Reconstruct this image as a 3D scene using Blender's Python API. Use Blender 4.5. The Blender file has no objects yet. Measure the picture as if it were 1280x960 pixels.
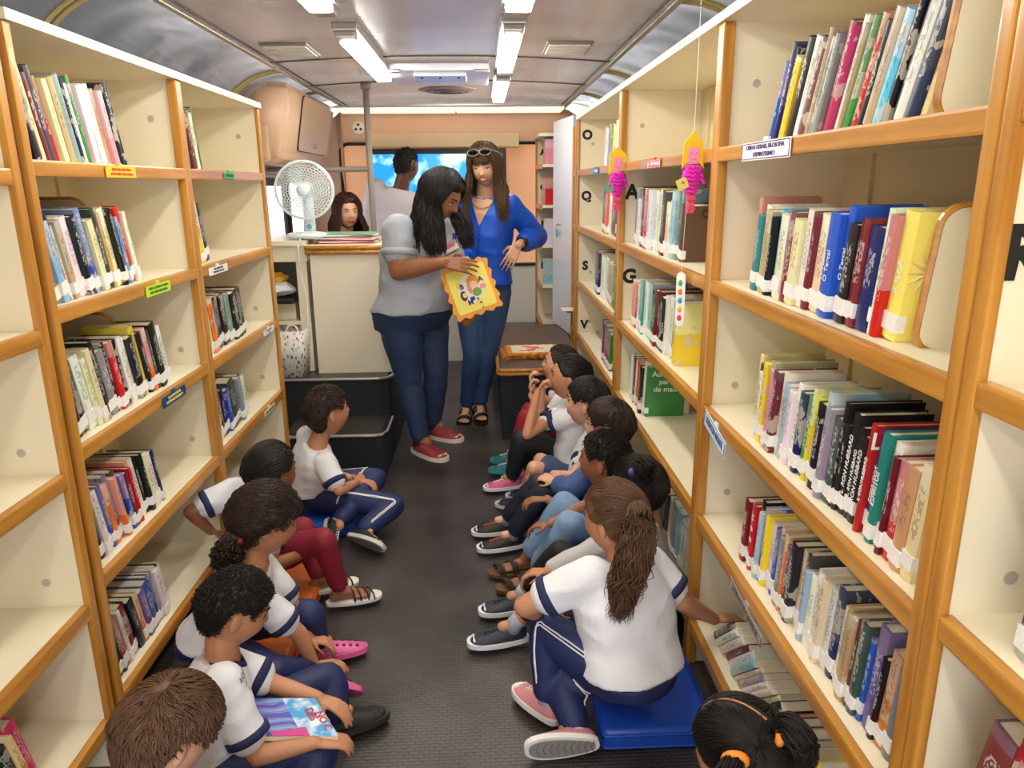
import bpy, bmesh, math, random
import numpy as np
from mathutils import Vector, Matrix, noise
from mathutils.bvhtree import BVHTree
PI = math.pi
C = bpy.context.scene.collection
SC = bpy.context.scene
random.seed(7)
# ---------------- camera, world, lights, exposure ----------------
CAMZ = 1.42
AX = np.array([[0.99914, 0.0204, -0.0361], [-0.0415, 0.2602, -0.9647], [-0.009, 0.965, 0.261]])
def _axes():
    cx, cy, f = 640, 480, 919.
    v1 = np.array([600-cx, -(232-cy), -f]); v1 /= np.linalg.norm(v1)
    dn = np.array([672-cx, -(3880-cy), -f]); dn /= np.linalg.norm(dn)
    z = -dn; z -= v1*(z@v1); z /= np.linalg.norm(z)
    return np.array([np.cross(v1, z), v1, z])
RW = _axes()
cam = bpy.data.objects.new('camera', bpy.data.cameras.new('camera')); C.objects.link(cam)
cam.data.sensor_width = 36; cam.data.lens = 919*36/1280; cam.data.clip_start = .05
cam.matrix_world = Matrix([[*RW[0], 0], [*RW[1], 0], [*RW[2], CAMZ], [0, 0, 0, 1]])
SC.camera = cam
SC.view_settings.view_transform = 'Standard'; SC.view_settings.look = 'None'
SC.view_settings.exposure = 1.15; SC.view_settings.gamma = 1.0
SC.view_settings.use_curve_mapping = False
W = bpy.data.worlds.new('world'); SC.world = W; W.use_nodes = True
W.node_tree.nodes['Background'].inputs[0].default_value = (.97, .97, .98, 1)
W.node_tree.nodes['Background'].inputs[1].default_value = 1.6
def area(name, loc, rot, sx, sy, power, col=(1, 1, 1)):
    l = bpy.data.lights.new(name, 'AREA'); l.shape = 'RECTANGLE'; l.size = sx; l.size_y = sy
    l.energy = power; l.color = col
    o = bpy.data.objects.new(name, l); C.objects.link(o); o.location = loc; o.rotation_euler = rot
    return o
area('rear_doorway_daylight', (-.17, -1.6, 1.25), (PI/2, 0, PI), 2.0, 1.3, 60, (.96, .98, 1))
area('windshield_daylight', (-.3, 6.9, 1.5), (-PI/2, 0, PI), 1.6, .8, 45, (1, .9, .78))
TUBE = 14.0     # strength of the fluorescent tubes

# ---------------- helpers ----------------
def at(px, py, Y):
    """world point at depth Y seen along the survey ray"""
    d = RW @ np.array([px-640, -(py-480), -919.]); t = Y/d[1]
    return Vector((d[0]*t, Y, CAMZ+d[2]*t))
def lin(c):
    c = c/255.; return c/12.92 if c <= .04045 else ((c+.055)/1.055)**2.4
def rgb(r, g, b): return (lin(r), lin(g), lin(b), 1)
MATS = {}
def mat(name, col, rough=.5, metal=0., spec=.5, emit=None, es=1., noise_amt=0., noise_scale=8., bump=0., bump_scale=60., trans=0., alpha=1., coat=0., subs=0.):
    if name in MATS: return MATS[name]
    m = bpy.data.materials.new(name); m.use_nodes = True; nt = m.node_tree; b = nt.nodes['Principled BSDF']
    c = rgb(*col)
    b.inputs['Base Color'].default_value = c; b.inputs['Roughness'].default_value = rough
    b.inputs['Metallic'].default_value = metal; b.inputs['Specular IOR Level'].default_value = spec
    if coat: b.inputs['Coat Weight'].default_value = coat; b.inputs['Coat Roughness'].default_value = .1
    if subs:
        b.inputs['Subsurface Weight'].default_value = subs; b.inputs['Subsurface Radius'].default_value = (.012, .005, .003); b.inputs['Subsurface Scale'].default_value = 1
    if trans: b.inputs['Transmission Weight'].default_value = trans
    if alpha < 1: b.inputs['Alpha'].default_value = alpha
    if emit: b.inputs['Emission Color'].default_value = rgb(*emit); b.inputs['Emission Strength'].default_value = es
    tc = nt.nodes.new('ShaderNodeTexCoord')
    if noise_amt:
        n = nt.nodes.new('ShaderNodeTexNoise'); n.inputs['Scale'].default_value = noise_scale; n.inputs['Detail'].default_value = 6
        nt.links.new(tc.outputs['Object'], n.inputs['Vector'])
        mx = nt.nodes.new('ShaderNodeMix'); mx.data_type = 'RGBA'
        k = 1-noise_amt; mx.inputs[6].default_value = (c[0]*k, c[1]*k, c[2]*k, 1); k = 1+noise_amt; mx.inputs[7].default_value = (min(1, c[0]*k), min(1, c[1]*k), min(1, c[2]*k), 1)
        nt.links.new(n.outputs['Fac'], mx.inputs[0]); nt.links.new(mx.outputs[2], b.inputs['Base Color'])
    if bump:
        n = nt.nodes.new('ShaderNodeTexNoise'); n.inputs['Scale'].default_value = bump_scale; n.inputs['Detail'].default_value = 4
        nt.links.new(tc.outputs['Object'], n.inputs['Vector'])
        bp = nt.nodes.new('ShaderNodeBump'); bp.inputs['Strength'].default_value = bump; bp.inputs['Distance'].default_value = .01
        nt.links.new(n.outputs['Fac'], bp.inputs['Height']); nt.links.new(bp.outputs[0], b.inputs['Normal'])
    MATS[name] = m
    return m
def wood(name, vertical, col1=(208, 150, 66), col2=(168, 108, 38)):
    m = mat(name, col1, rough=.3, coat=.15); nt = m.node_tree; b = nt.nodes['Principled BSDF']
    tc = nt.nodes.new('ShaderNodeTexCoord'); mp = nt.nodes.new('ShaderNodeMapping')
    mp.inputs['Scale'].default_value = (40, 40, 2.5) if vertical else (40, 2.5, 40)
    n = nt.nodes.new('ShaderNodeTexNoise'); n.inputs['Scale'].default_value = 1; n.inputs['Detail'].default_value = 5
    r = nt.nodes.new('ShaderNodeValToRGB'); r.color_ramp.elements[0].position = .3; r.color_ramp.elements[1].position = .72
    r.color_ramp.elements[0].color = rgb(*col2); r.color_ramp.elements[1].color = rgb(*col1)
    nt.links.new(tc.outputs['Object'], mp.inputs[0]); nt.links.new(mp.outputs[0], n.inputs['Vector'])
    nt.links.new(n.outputs['Fac'], r.inputs[0]); nt.links.new(r.outputs[0], b.inputs['Base Color'])
    return m
WV = wood('varnished wood upright', True); WH = wood('varnished wood rail', False)
CREAM = mat('cream laminate', (235, 224, 198), .38, noise_amt=.04, noise_scale=5)
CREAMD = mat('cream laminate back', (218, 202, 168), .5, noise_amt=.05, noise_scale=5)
WHITE = mat('white plastic', (238, 238, 236), .4)
BLACK = mat('black paint', (14, 14, 16), .5)
STEEL = mat('steel', (150, 145, 140), .3, 1)
GREYP = mat('grey painted tube', (132, 120, 112), .45)

OFF = {}
def _off(parent):
    return OFF.get(parent.name, Vector((0, 0, 0))) if parent else Vector((0, 0, 0))
def thing(name, label, cat, loc, group=None):
    o = bpy.data.objects.new(name, None); C.objects.link(o); o.location = loc; o.empty_display_size = .05
    o['label'] = label; o['category'] = cat
    if group: o['group'] = group
    OFF[o.name] = Vector(loc); return o
def tag(o, label, cat, group=None):
    o['label'] = label; o['category'] = cat
    if group: o['group'] = group
    return o
def part(name, me, m, parent=None, smooth=False, label=None):
    """me: bmesh or Mesh in world coordinates; linked as one mesh object"""
    if isinstance(me, bmesh.types.BMesh):
        bm = me; me = bpy.data.meshes.new(name); bmesh.ops.recalc_face_normals(bm, faces=bm.faces[:]); bm.to_mesh(me); bm.free()
    o = bpy.data.objects.new(name, me); C.objects.link(o)
    if parent is not None:
        off = _off(parent); me.transform(Matrix.Translation(-off)); o.parent = parent; OFF[o.name] = off
    ms = m if isinstance(m, (list, tuple)) else [m]
    me.materials.clear()
    for q in ms: me.materials.append(q)
    if smooth: me.polygons.foreach_set('use_smooth', [True]*len(me.polygons))
    if label: o['label'] = label
    return o
def solo(name, bm, m, label, cat, loc, group=None, smooth=False):
    """one-mesh thing with its origin at loc"""
    o = part(name, bm, m, None, smooth); o.data.transform(Matrix.Translation(-Vector(loc))); o.location = loc
    OFF[o.name] = Vector(loc)
    return tag(o, label, cat, group)
def struct(name, bm, m, smooth=False):
    o = part(name, bm, m, None, smooth); o['kind'] = 'structure'; return o
def B(): return bmesh.new()
def box(bm, x0, x1, y0, y1, z0, z1, bev=0, M=None):
    vs = [bm.verts.new((x, y, z)) for x in (x0, x1) for y in (y0, y1) for z in (z0, z1)]
    fs = [bm.faces.new([vs[i] for i in f]) for f in ((0, 1, 3, 2), (4, 6, 7, 5), (0, 4, 5, 1), (2, 3, 7, 6), (0, 2, 6, 4), (1, 5, 7, 3))]
    geo = vs
    if bev:
        es = list({e for f in fs for e in f.edges})
        r = bmesh.ops.bevel(bm, geom=es, offset=bev, segments=2, profile=.7, affect='EDGES')
        geo = list({v for f in r['faces'] for v in f.verts} | {v for v in vs if v.is_valid})
    if M is not None:
        for v in geo: v.co = M @ v.co
    return bm
def frame_of(d):
    d = Vector(d).normalized(); a = Vector((0, 0, 1)) if abs(d.z) < .9 else Vector((1, 0, 0))
    u = a.cross(d).normalized(); return u, d.cross(u)
def tube(bm, pts, r, n=10, cap=True, closed=False):
    pts = [Vector(p) for p in pts]; N = len(pts); rs = r if isinstance(r, (list, tuple)) else [r]*N
    rings = []; u = None
    for i, p in enumerate(pts):
        if closed: d = pts[(i+1) % N]-pts[i-1]
        else: d = pts[min(i+1, N-1)]-pts[max(i-1, 0)]
        if d.length < 1e-9: d = Vector((0, 0, 1))
        d.normalize()
        if u is None: u, w = frame_of(d)
        else:
            u = (u-d*u.dot(d))
            if u.length < 1e-6: u, w = frame_of(d)
            u.normalize(); w = d.cross(u)
        rings.append([bm.verts.new(p+(u*math.cos(2*PI*k/n)+w*math.sin(2*PI*k/n))*rs[i]) for k in range(n)])
    for i in range(N if closed else N-1):
        a, b = rings[i], rings[(i+1) % N]
        for k in range(n): bm.faces.new((a[k], a[(k+1) % n], b[(k+1) % n], b[k]))
    if cap and not closed:
        bm.faces.new(rings[0][::-1]); bm.faces.new(rings[-1])
    return bm
def ellip(bm, c, r, M=None, sub=2):
    res = bmesh.ops.create_icosphere(bm, subdivisions=sub, radius=1)
    c = Vector(c); r = Vector(r) if not isinstance(r, (int, float)) else Vector((r, r, r))
    for v in res['verts']:
        p = Vector((v.co.x*r.x, v.co.y*r.y, v.co.z*r.z))
        v.co = (M @ p if M is not None else p)+c
    return bm
def prism(bm, outline, M, t, bev=0):
    """outline (2D) extruded by t along local z, then placed by M (4x4)"""
    lo = [bm.verts.new(M @ Vector((x, y, 0))) for x, y in outline]; hi = [bm.verts.new(M @ Vector((x, y, t))) for x, y in outline]
    n = len(lo); bm.faces.new(lo[::-1]); bm.faces.new(hi)
    for i in range(n): bm.faces.new((lo[i], lo[(i+1) % n], hi[(i+1) % n], hi[i]))
    return bm
def rrect(w, h, r, n=5, x=0, y=0):
    o = []
    for cx, cy, a in ((w/2-r, h/2-r, 0), (-w/2+r, h/2-r, 90), (-w/2+r, -h/2+r, 180), (w/2-r, -h/2+r, 270)):
        for k in range(n+1):
            t = math.radians(a+90*k/n); o.append((x+cx+r*math.cos(t), y+cy+r*math.sin(t)))
    return o
def basis(loc, right, up):
    r = Vector(right).normalized(); u = Vector(up); u = (u-r*u.dot(r)).normalized(); n = r.cross(u)
    return Matrix(((r.x, u.x, n.x, loc[0]), (r.y, u.y, n.y, loc[1]), (r.z, u.z, n.z, loc[2]), (0, 0, 0, 1)))
def text(name, s, size, M, m, parent, ext=.0004, bold=0, align='CENTER', label=None, sx=1):
    cu = bpy.data.curves.new('t', 'FONT'); cu.body = s; cu.size = size; cu.extrude = ext; cu.align_x = align; cu.align_y = 'CENTER'; cu.offset = bold
    cu.resolution_u = 3
    o = bpy.data.objects.new('t', cu); me = bpy.data.meshes.new_from_object(o)
    me.transform(Matrix.Diagonal((sx, 1, 1, 1))); me.transform(M)
    bpy.data.objects.remove(o); bpy.data.curves.remove(cu)
    return part(name, me, m, parent, label=label)
V3 = Vector
# ---------------- the bus body ----------------
XL, XR, XC = -1.31, .965, -.1725
def floor_mat():
    m = mat('ribbed rubber floor', (60, 54, 54), .33, spec=.5); nt = m.node_tree; b = nt.nodes['Principled BSDF']
    tc = nt.nodes.new('ShaderNodeTexCoord'); mp = nt.nodes.new('ShaderNodeMapping'); mp.inputs['Scale'].default_value = (38, 38, 38)
    br = nt.nodes.new('ShaderNodeTexBrick'); br.inputs['Scale'].default_value = 1; br.inputs['Mortar Size'].default_value = .12
    br.inputs['Brick Width'].default_value = 1.; br.inputs['Row Height'].default_value = .45; br.inputs['Mortar Smooth'].default_value = .6
    n = nt.nodes.new('ShaderNodeTexNoise'); n.inputs['Scale'].default_value = 4; n.inputs['Detail'].default_value = 8
    nt.links.new(tc.outputs['Object'], mp.inputs[0]); nt.links.new(mp.outputs[0], br.inputs['Vector']); nt.links.new(tc.outputs['Object'], n.inputs['Vector'])
    r = nt.nodes.new('ShaderNodeValToRGB'); r.color_ramp.elements[0].color = rgb(50, 45, 45); r.color_ramp.elements[1].color = rgb(78, 71, 69)
    r.color_ramp.elements[0].position = .35; r.color_ramp.elements[1].position = .7
    nt.links.new(n.outputs['Fac'], r.inputs[0]); nt.links.new(r.outputs[0], b.inputs['Base Color'])
    bp = nt.nodes.new('ShaderNodeBump'); bp.inputs['Strength'].default_value = .6; bp.inputs['Distance'].default_value = .002; bp.invert = True
    nt.links.new(br.outputs['Fac'], bp.inputs['Height']); nt.links.new(bp.outputs[0], b.inputs['Normal'])
    return m
FLOOR = floor_mat()
struct('floor', box(B(), XL-.05, XR+.05, -1.5, 6.6, -.06, 0), FLOOR)
WALL = mat('bus side wall laminate', (200, 188, 168), .45)
struct('wall_left', box(B(), XL-.06, XL-.02, -1.5, 6.6, 0, 1.9), WALL)
struct('wall_right', box(B(), XR+.02, XR+.06, -1.5, 6.6, 0, 1.9), WALL)
def metal_mat(name, col, rough, wav, ws, metal=.75, big=1.5):
    m = mat(name, col, rough, metal); nt = m.node_tree; b = nt.nodes['Principled BSDF']
    tc = nt.nodes.new('ShaderNodeTexCoord'); n = nt.nodes.new('ShaderNodeTexNoise'); n.inputs['Scale'].default_value = ws; n.inputs['Detail'].default_value = 1
    nt.links.new(tc.outputs['Object'], n.inputs['Vector']); bp = nt.nodes.new('ShaderNodeBump'); bp.inputs['Strength'].default_value = wav; bp.inputs['Distance'].default_value = .1
    nt.links.new(n.outputs['Fac'], bp.inputs['Height']); nt.links.new(bp.outputs[0], b.inputs['Normal'])
    n2 = nt.nodes.new('ShaderNodeTexNoise'); n2.inputs['Scale'].default_value = big; n2.inputs['Detail'].default_value = 1
    nt.links.new(tc.outputs['Object'], n2.inputs['Vector']); mr = nt.nodes.new('ShaderNodeMapRange'); mr.inputs[3].default_value = rough*.7; mr.inputs[4].default_value = rough*1.5
    nt.links.new(n2.outputs['Fac'], mr.inputs[0]); nt.links.new(mr.outputs[0], b.inputs['Roughness'])
    return m
CEIL = metal_mat('satin taupe ceiling sheet', (128, 108, 92), .24, .10, 1.2, .6)
COVE = metal_mat('polished grey cove sheet', (136, 137, 141), .14, .45, 2.4, .9)
def sheet(profile, ys, thick=.004):
    bm = B(); rows = []
    for y in ys: rows.append([bm.verts.new((x, y, z)) for x, z in profile])
    for i in range(len(ys)-1):
        for k in range(len(profile)-1): bm.faces.new((rows[i][k], rows[i][k+1], rows[i+1][k+1], rows[i+1][k]))
    g = bmesh.ops.solidify(bm, geom=bm.faces[:], thickness=-thick)
    return bm
ys = [-1.5+i*.3 for i in range(28)]
def zc(x): return 2.0+.03*(1-((x-XC)/.83)**2)
prof = [(XC-.83+1.66*i/16, zc(XC-.83+1.66*i/16)) for i in range(17)]
ce = struct('ceiling', sheet(prof, ys), CEIL, True)
def cove_prof(s):
    o = []
    for k in range(13):
        a = PI/2*k/12; o.append((XC+s*(.83+.34*math.sin(a)*1.0), 1.70+.30*math.cos(a)))
    return o
struct('trim_1', sheet(cove_prof(-1), ys), COVE, True)
struct('trim_2', sheet(cove_prof(1), ys), COVE, True)
# seams and cover strips
SEAM = mat('dark seam strip', (96, 86, 78), .4, .4); LIGHTSTRIP = mat('cover strip', (196, 186, 170), .3, .5)
n = 3
for s in (-1, 1):
    bm = B(); x = XC+s*.83; box(bm, x-.012, x+.012, -1.5, 6.3, 1.988, 1.998, .003); struct('trim_%d' % n, bm, LIGHTSTRIP); n += 1
    bm = B(); x = XC+s*.80; box(bm, x-.003, x+.003, -1.5, 6.3, 1.996, 2.003); struct('trim_%d' % n, bm, SEAM); n += 1
for y in (1.3, 3.85, 4.7):
    bm = B(); tube(bm, [(x, y, z-.003) for x, z in prof], .004, 6); struct('trim_%d' % n, bm, SEAM); n += 1
BRASS = mat('yellowed cove rib', (196, 176, 120), .3, .5)
for s, ysr in ((-1, (2.42, 4.1, 5.0)), (1, (2.6, 4.15, 5.1))):
    for y in ysr:
        bm = B()
        for dy in (-.02, .02): tube(bm, [(x-s*.004, y+dy, z-.004) for x, z in cove_prof(s)], .008, 8)
        struct('trim_%d' % n, bm, BRASS); n += 1
# ---------------- front of the bus ----------------
TAN = mat('tan moulded liner', (222, 184, 154), .35, noise_amt=.05, noise_scale=3)
SHADE = mat('orange roller shade', (222, 176, 138), .6, emit=(226, 162, 118), es=.22)  # weak emission stands in for sunlight glowing through the drawn shade
LTW = mat('white moulding', (236, 230, 220), .4)
YF = 6.05
def wall_front():
    # arch-shaped liner: header above the windshield, two side pieces
    bm = B()
    xs = [XC-1.17+2.34*i/24 for i in range(25)]
    def top(x):
        t = abs(x-XC)/1.17; return 2.02-.30*max(0, (t-.6)/.4)**2
    for i in range(24):
        a, b = xs[i], xs[i+1]
        zb = 1.745
        if a < -1.08 or b > .84: zb = 0
        q = [bm.verts.new(p) for p in ((a, YF, zb), (b, YF, zb), (b, YF, top(b)), (a, YF, top(a)))]
        bm.faces.new(q)
    bmesh.ops.remove_doubles(bm, verts=bm.verts[:], dist=1e-5)
    bmesh.ops.solidify(bm, geom=bm.faces[:], thickness=.06)
    return bm
struct('wall_front', wall_front(), TAN)
PANELM = mat('lit white ceiling panel', (244, 236, 222), .4, emit=(250, 232, 210), es=.45)
for x0_, x1_, wd in ((XC-.86, XC-.005, 'left'), (XC+.005, XC+.80, 'right')):
    t = thing('light_panel', '%s half of the pale lit panel strip above the windshield' % wd, 'light panel', ((x0_+x1_)/2, 5.85, 1.97))
    part('diffuser', box(B(), x0_, x1_, 5.70, 5.98, 1.955, 1.975, .006), PANELM, t)
    part('frame', box(B(), x0_-.004, x1_+.004, 5.69, 5.99, 1.972, 1.985, .003), LTW, t)
bm = B(); box(bm, -1.06, .82, YF-.01, YF+.02, .0, .79); struct('trim_%d' % n, bm, LTW); n += 1
# windshield panes with black gasket, roller shades drawn
GASK = mat('black rubber gasket', (20, 20, 22), .5)
def windshield(i, x0, x1):
    bm = B(); tube(bm, [(x, YF-.02, z) for x, z in [(p[0]+(x0+x1)/2, p[1]+1.27) for p in rrect(x1-x0, .94, .06)]], .014, 6, closed=True)
    w = struct('window_%d' % i, bm, GASK)
    sh = part('roller_shade', box(B(), x0+.01, x1-.01, YF+.005, YF+.015, .80, 1.74), SHADE, w)
    return w
windshield(1, -1.075, -.13); windshield(2, -.11, .82)
# side window behind the fan, bright daylight
SKYW = mat('bright window pane', (240, 245, 250), .2, emit=(236, 240, 246), es=1.3)
bm = B()
for y0, y1 in ((4.55, 4.6), (5.12, 5.17)): box(bm, XL-.02, XL+.0, y0, y1, .95, 1.45)
box(bm, XL-.02, XL, 4.55, 5.17, .92, .97); box(bm, XL-.02, XL, 4.55, 5.17, 1.43, 1.48)
w3 = struct('window_3', bm, GASK); part('window_pane', box(B(), XL-.018, XL-.012, 4.6, 5.12, .97, 1.43), SKYW, w3)
bm = B(); box(bm, XL-.02, XL, 5.25, 5.3, .95, 1.5); box(bm, XL-.02, XL, 5.7, 5.75, .95, 1.5); box(bm, XL-.02, XL, 5.25, 5.75, 1.45, 1.5); box(bm, XL-.02, XL, 5.25, 5.75, .92, .97)
w4 = struct('window_4', bm, GASK); part('window_pane', box(B(), XL-.018, XL-.012, 5.3, 5.7, .97, 1.45), SKYW, w4)
# raised platforms and steps
CARP = mat('charcoal carpet', (38, 42, 48), .95, bump=.5, bump_scale=400)
BROWNV = mat('brown ribbed vinyl', (104, 84, 72), .55, noise_amt=.12, noise_scale=40)
NOSING = mat('aluminium nosing', (190, 190, 188), .3, .9)
# stairs: two carpeted risers
t = thing('carpeted_steps', 'two charcoal carpeted steps with metal nosing in front of the cream counter', 'steps', (-.75, 3.7, 0))
def stair(x0, x1, y0, y1, z0, z1):
    bm = B(); prism(bm, [(x0, y1), (x0, y0), (x1-.05, y0), (x1-.015, y0+.015), (x1, y0+.05), (x1, y1)], Matrix.Translation((0, 0, z0)), z1-z0); return bm
part('lower_step', stair(-1.0, -.50, 3.50, 3.82, 0, .22), CARP, t)
part('upper_step', stair(-1.28, -.50, 3.82, 4.2, 0, .43), CARP, t)
part('step_tread', box(B(), -1.0, -.52, 3.52, 3.82, .221, .227), FLOOR, t)
part('step_tread', box(B(), -1.28, -.52, 3.84, 4.2, .431, .437), FLOOR, t)
for (x0, x1, y0, y1, z) in ((-1.0, -.495, 3.495, 3.8, .222), (-1.28, -.495, 3.815, 4.0, .432)):
    bm = B(); tube(bm, [(x0, y0, z), (x1-.06, y0, z), (x1-.02, y0+.015, z), (x1, y0+.06, z), (x1, y1, z)], .009, 8); part('nosing', bm, NOSING, t)
struct('trim_%d' % n, box(B(), -1.29, -.50, 4.2, 4.62, 0, .43), CARP); n += 1
struct('trim_%d' % n, box(B(), .05, .93, 5.4, 6.03, 0, .32), mat('grey vinyl floor', (120, 116, 116), .5)); n += 1
# driver area overhead locker on the left
t = thing('overhead_locker', 'tan moulded overhead locker with a flush door above the pedestal fan', 'locker', (-1.1, 5.0, 1.55))
bm = B()
pr = [(-1.33, 1.55), (-1.13, 1.55), (-1.09, 1.60), (-1.02, 1.96), (-1.08, 1.985), (-1.33, 1.985)]
for y0, y1 in ((4.35, 5.6),):
    lo = [bm.verts.new((x, y0, z)) for x, z in pr]; hi = [bm.verts.new((x, y1, z)) for x, z in pr]
    bm.faces.new(lo); bm.faces.new(hi[::-1])
    for i in range(6): bm.faces.new((lo[i], hi[i], hi[(i+1) % 6], lo[(i+1) % 6]))
bmesh.ops.bevel(bm, geom=bm.edges[:], offset=.03, segments=3, affect='EDGES')
part('locker_body', bm, TAN, t, True)
bm = B(); M = basis((-1.052, 5.02, 1.785), (0, 1, 0), (.07, 0, .36)); prism(bm, rrect(.80, .31, .03), M, .012); part('locker_door', bm, mat('tan locker door', (214, 178, 140), .4), t)
bm = B(); tube(bm, [M @ V3((a, b, .004)) for a, b in rrect(.80, .31, .03)], .004, 4, closed=True); part('door_gap', bm, BLACK, t)
part('latch', box(B(), -1.075, -1.05, 5.0, 5.04, 1.66, 1.69, .003), STEEL, t)
part('locker_end_box', box(B(), -1.31, -1.16, 4.28, 4.36, 1.56, 1.76, .02), mat('tan end box', (196, 164, 132), .4), t)
# speaker grille with dots on the header
t = thing('wall_socket', 'small round three-hole plate on the tan header above the windshield shade', 'plate', (-.93, 6.03, 1.86))
M = basis((-.95, 6.04, 1.86), (-1, 0, 0), (0, 0, 1)).copy(); bm = B(); prism(bm, rrect(.09, .09, .04), Matrix.Translation((-.93, 6.045, 1.86)) @ Matrix.Rotation(PI/2, 4, 'X'), .006); part('cover_plate', bm, LTW, t)
bm = B()
for a in (90, 210, 330): ellip(bm, (-.93+.022*math.cos(math.radians(a)), 6.036, 1.86+.022*math.sin(math.radians(a))), (.010, .005, .010))
part('hole', bm, BLACK, t)
# ---------------- bookcases ----------------
SCREW = mat('cam screw', (186, 180, 168), .4, .1); INK = mat('black lettering', (18, 18, 18), .6)
BACK_GAP = mat('dark joint', (60, 50, 42), .8)
def bookcase(name, label, side, y0, y1, dividers, levels, top, letters=None, xf=None, depth=.35, end_near=True, end_far=True, post=.045, z0=0, screws=True, cat='bookcase'):
    """side -1: faces +X on the left wall; +1: faces -X on the right wall. xf is the front plane"""
    s = side; xb = xf+s*depth
    t = thing(name, label, cat, ((xf+xb)/2, (y0+y1)/2, z0))
    X = lambda a: xf+s*a      # a: distance back from the front
    def bx(a0, a1, ya, yb, za, zb, bev=0):
        p, q = sorted((X(a0), X(a1))); return box(B(), p, q, ya, yb, za, zb, bev)
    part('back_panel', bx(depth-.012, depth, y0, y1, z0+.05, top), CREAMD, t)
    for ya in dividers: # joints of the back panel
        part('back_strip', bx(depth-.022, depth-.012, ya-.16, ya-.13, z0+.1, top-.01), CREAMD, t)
    part('top_board', bx(-.012, depth, y0+.0005, y1-.0005, top, top+.022), CREAM, t)
    ends = ([y0+.013] if end_near else [])+list(dividers)+([y1-.013] if end_far else [])
    for yy in ends:
        sp = part('side_panel', bx(.012, depth-.012, yy-.010, yy+.010, z0, top), CREAM, t)
        w = post if yy in dividers else .026
        po = part('post', bx(-.004, .026 if yy in dividers else .013, yy-w/2, yy+w/2, z0, top-.001, .005), WV, t)
    for yy in ends[1:] if end_near else ends:      # screws on the faces towards the camera
        if not screws: break
        for zz in (levels[0]+.16, levels[2]+.06, levels[3]+.07):
            bm = B(); M = basis((X(.09), yy-.0095, zz), (-1, 0, 0), (0, 0, 1)); prism(bm, rrect(.02, .02, .0099, 4), M @ Matrix.Rotation(PI, 4, 'Y'), .002)
            part('screw', bm, SCREW, t)
    for L in levels:
        part('shelf', bx(.018, depth-.012, y0+.01, y1-.01, L-.014, L+.006), CREAM, t)
        segs = [y0+.013]+list(dividers)+[y1-.013]
        for a, b in zip(segs, segs[1:]):
            wa = post/2 if a in dividers or end_near else 0
            part('rail', bx(-.001, .019, a+(post/2 if a in dividers else .013 if end_near else 0)-.003, b-(post/2 if b in dividers else .013)+.003, L-.027, L+.008, .005), WH, t)
    if letters:
        for yy, lst in letters.items():
            for ch, zz, sz in lst:
                M = basis((X(.055 if ch != 'R' else .032), yy-.0115, zz), (1, 0, 0), (0, 0, 1))
                text('letter', ch, sz, M, INK, t, bold=.004)
    return t
LEVL = [1.475, 1.155, .825, .49, .15]
LEVR = [1.50, 1.165, .82, .49, .145]
bookcase('bookcase', 'cream and orange wood bookcase along the left wall with two bays of books', -1, 1.645, 3.42, [2.53], LEVL, 1.75, xf=-.95)
bookcase('bookcase', 'nearest bookcase on the left, mostly outside the photo, with books only at its bottom', -1, .35, 1.62, [], [1.455, 1.12, .79, .455, .135], 1.75, xf=-.95)
bookcase('bookcase', 'long cream bookcase on the right wall with three bays and letters A and G', 1, .876, 4.72, [1.95, 3.29], LEVR, 1.80, xf=.605,
         letters={3.29: [('A', 1.385, .085), ('G', 1.02, .085)], 4.707: [('O', 1.71, .075), ('Q', 1.35, .075), ('S', .92, .075), ('V', .54, .075)]})
bookcase('bookcase', 'nearest bookcase on the right with a large letter R on its side', 1, -.1, .872, [], [1.51, 1.175, .85, .505, .16], 1.80, xf=.605, letters={.859: [('R', 1.335, .085)]})
bookcase('bookcase', 'narrow far bookcase lettered A C F L beside the white cupboard door', 1, 5.55, 6.0, [], [1.56, 1.27, .98, .68, .40], 1.76, xf=.44, depth=.30, z0=.32, post=.035, screws=False, end_near=False,
         letters={5.987: [('A', 1.665, .06), ('C', 1.40, .06), ('F', 1.12, .06), ('L', .79, .06)]})
# narrow post frame between the long bookcase and the cupboard
t = thing('cupboard', 'tall narrow white cupboard with a closed door and small hanging key tag', 'cupboard', (.78, 5.2, 0))
DOORW = mat('white gloss laminate', (226, 232, 240), .25)
part('cupboard_body', box(B(), .64, .93, 4.76, 5.5, .0, 1.78), CREAM, t)
bm = B(); prism(bm, [(.605, 4.965), (.53, 5.50), (.55, 5.503), (.628, 4.97)], Matrix.Translation((0, 0, .42)), 1.43); part('door', bm, DOORW, t)
for y in (4.79, 4.94): part('post', box(B(), .60, .64, y-.018, y+.018, 0, 1.78, .005), WV, t)
for z in LEVR[:4]: part('rail', box(B(), .606, .626, 4.81, 4.92, z-.027, z+.008, .003), WH, t)
part('key_tag', box(B(), .536, .542, 5.33, 5.37, 1.06, 1.12, .002), mat('turquoise tag', (70, 170, 180), .4), t)
bm = B(); tube(bm, [(.565, 5.28, 1.15), (.53, 5.28, 1.15), (.53, 5.22, 1.15)], .006, 8); part('handle', bm, STEEL, t)
tag(part('flyer', box(B(), .53, .66, 4.80, 4.93, .612, .616), mat('flyer paper', (240, 225, 200), .6)), 'small printed flyer lying on the narrow shelf beside the white cupboard', 'flyer')
part('support', box(B(), .56, .64, 4.83, 4.90, .595, .611), WH, t)

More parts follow.
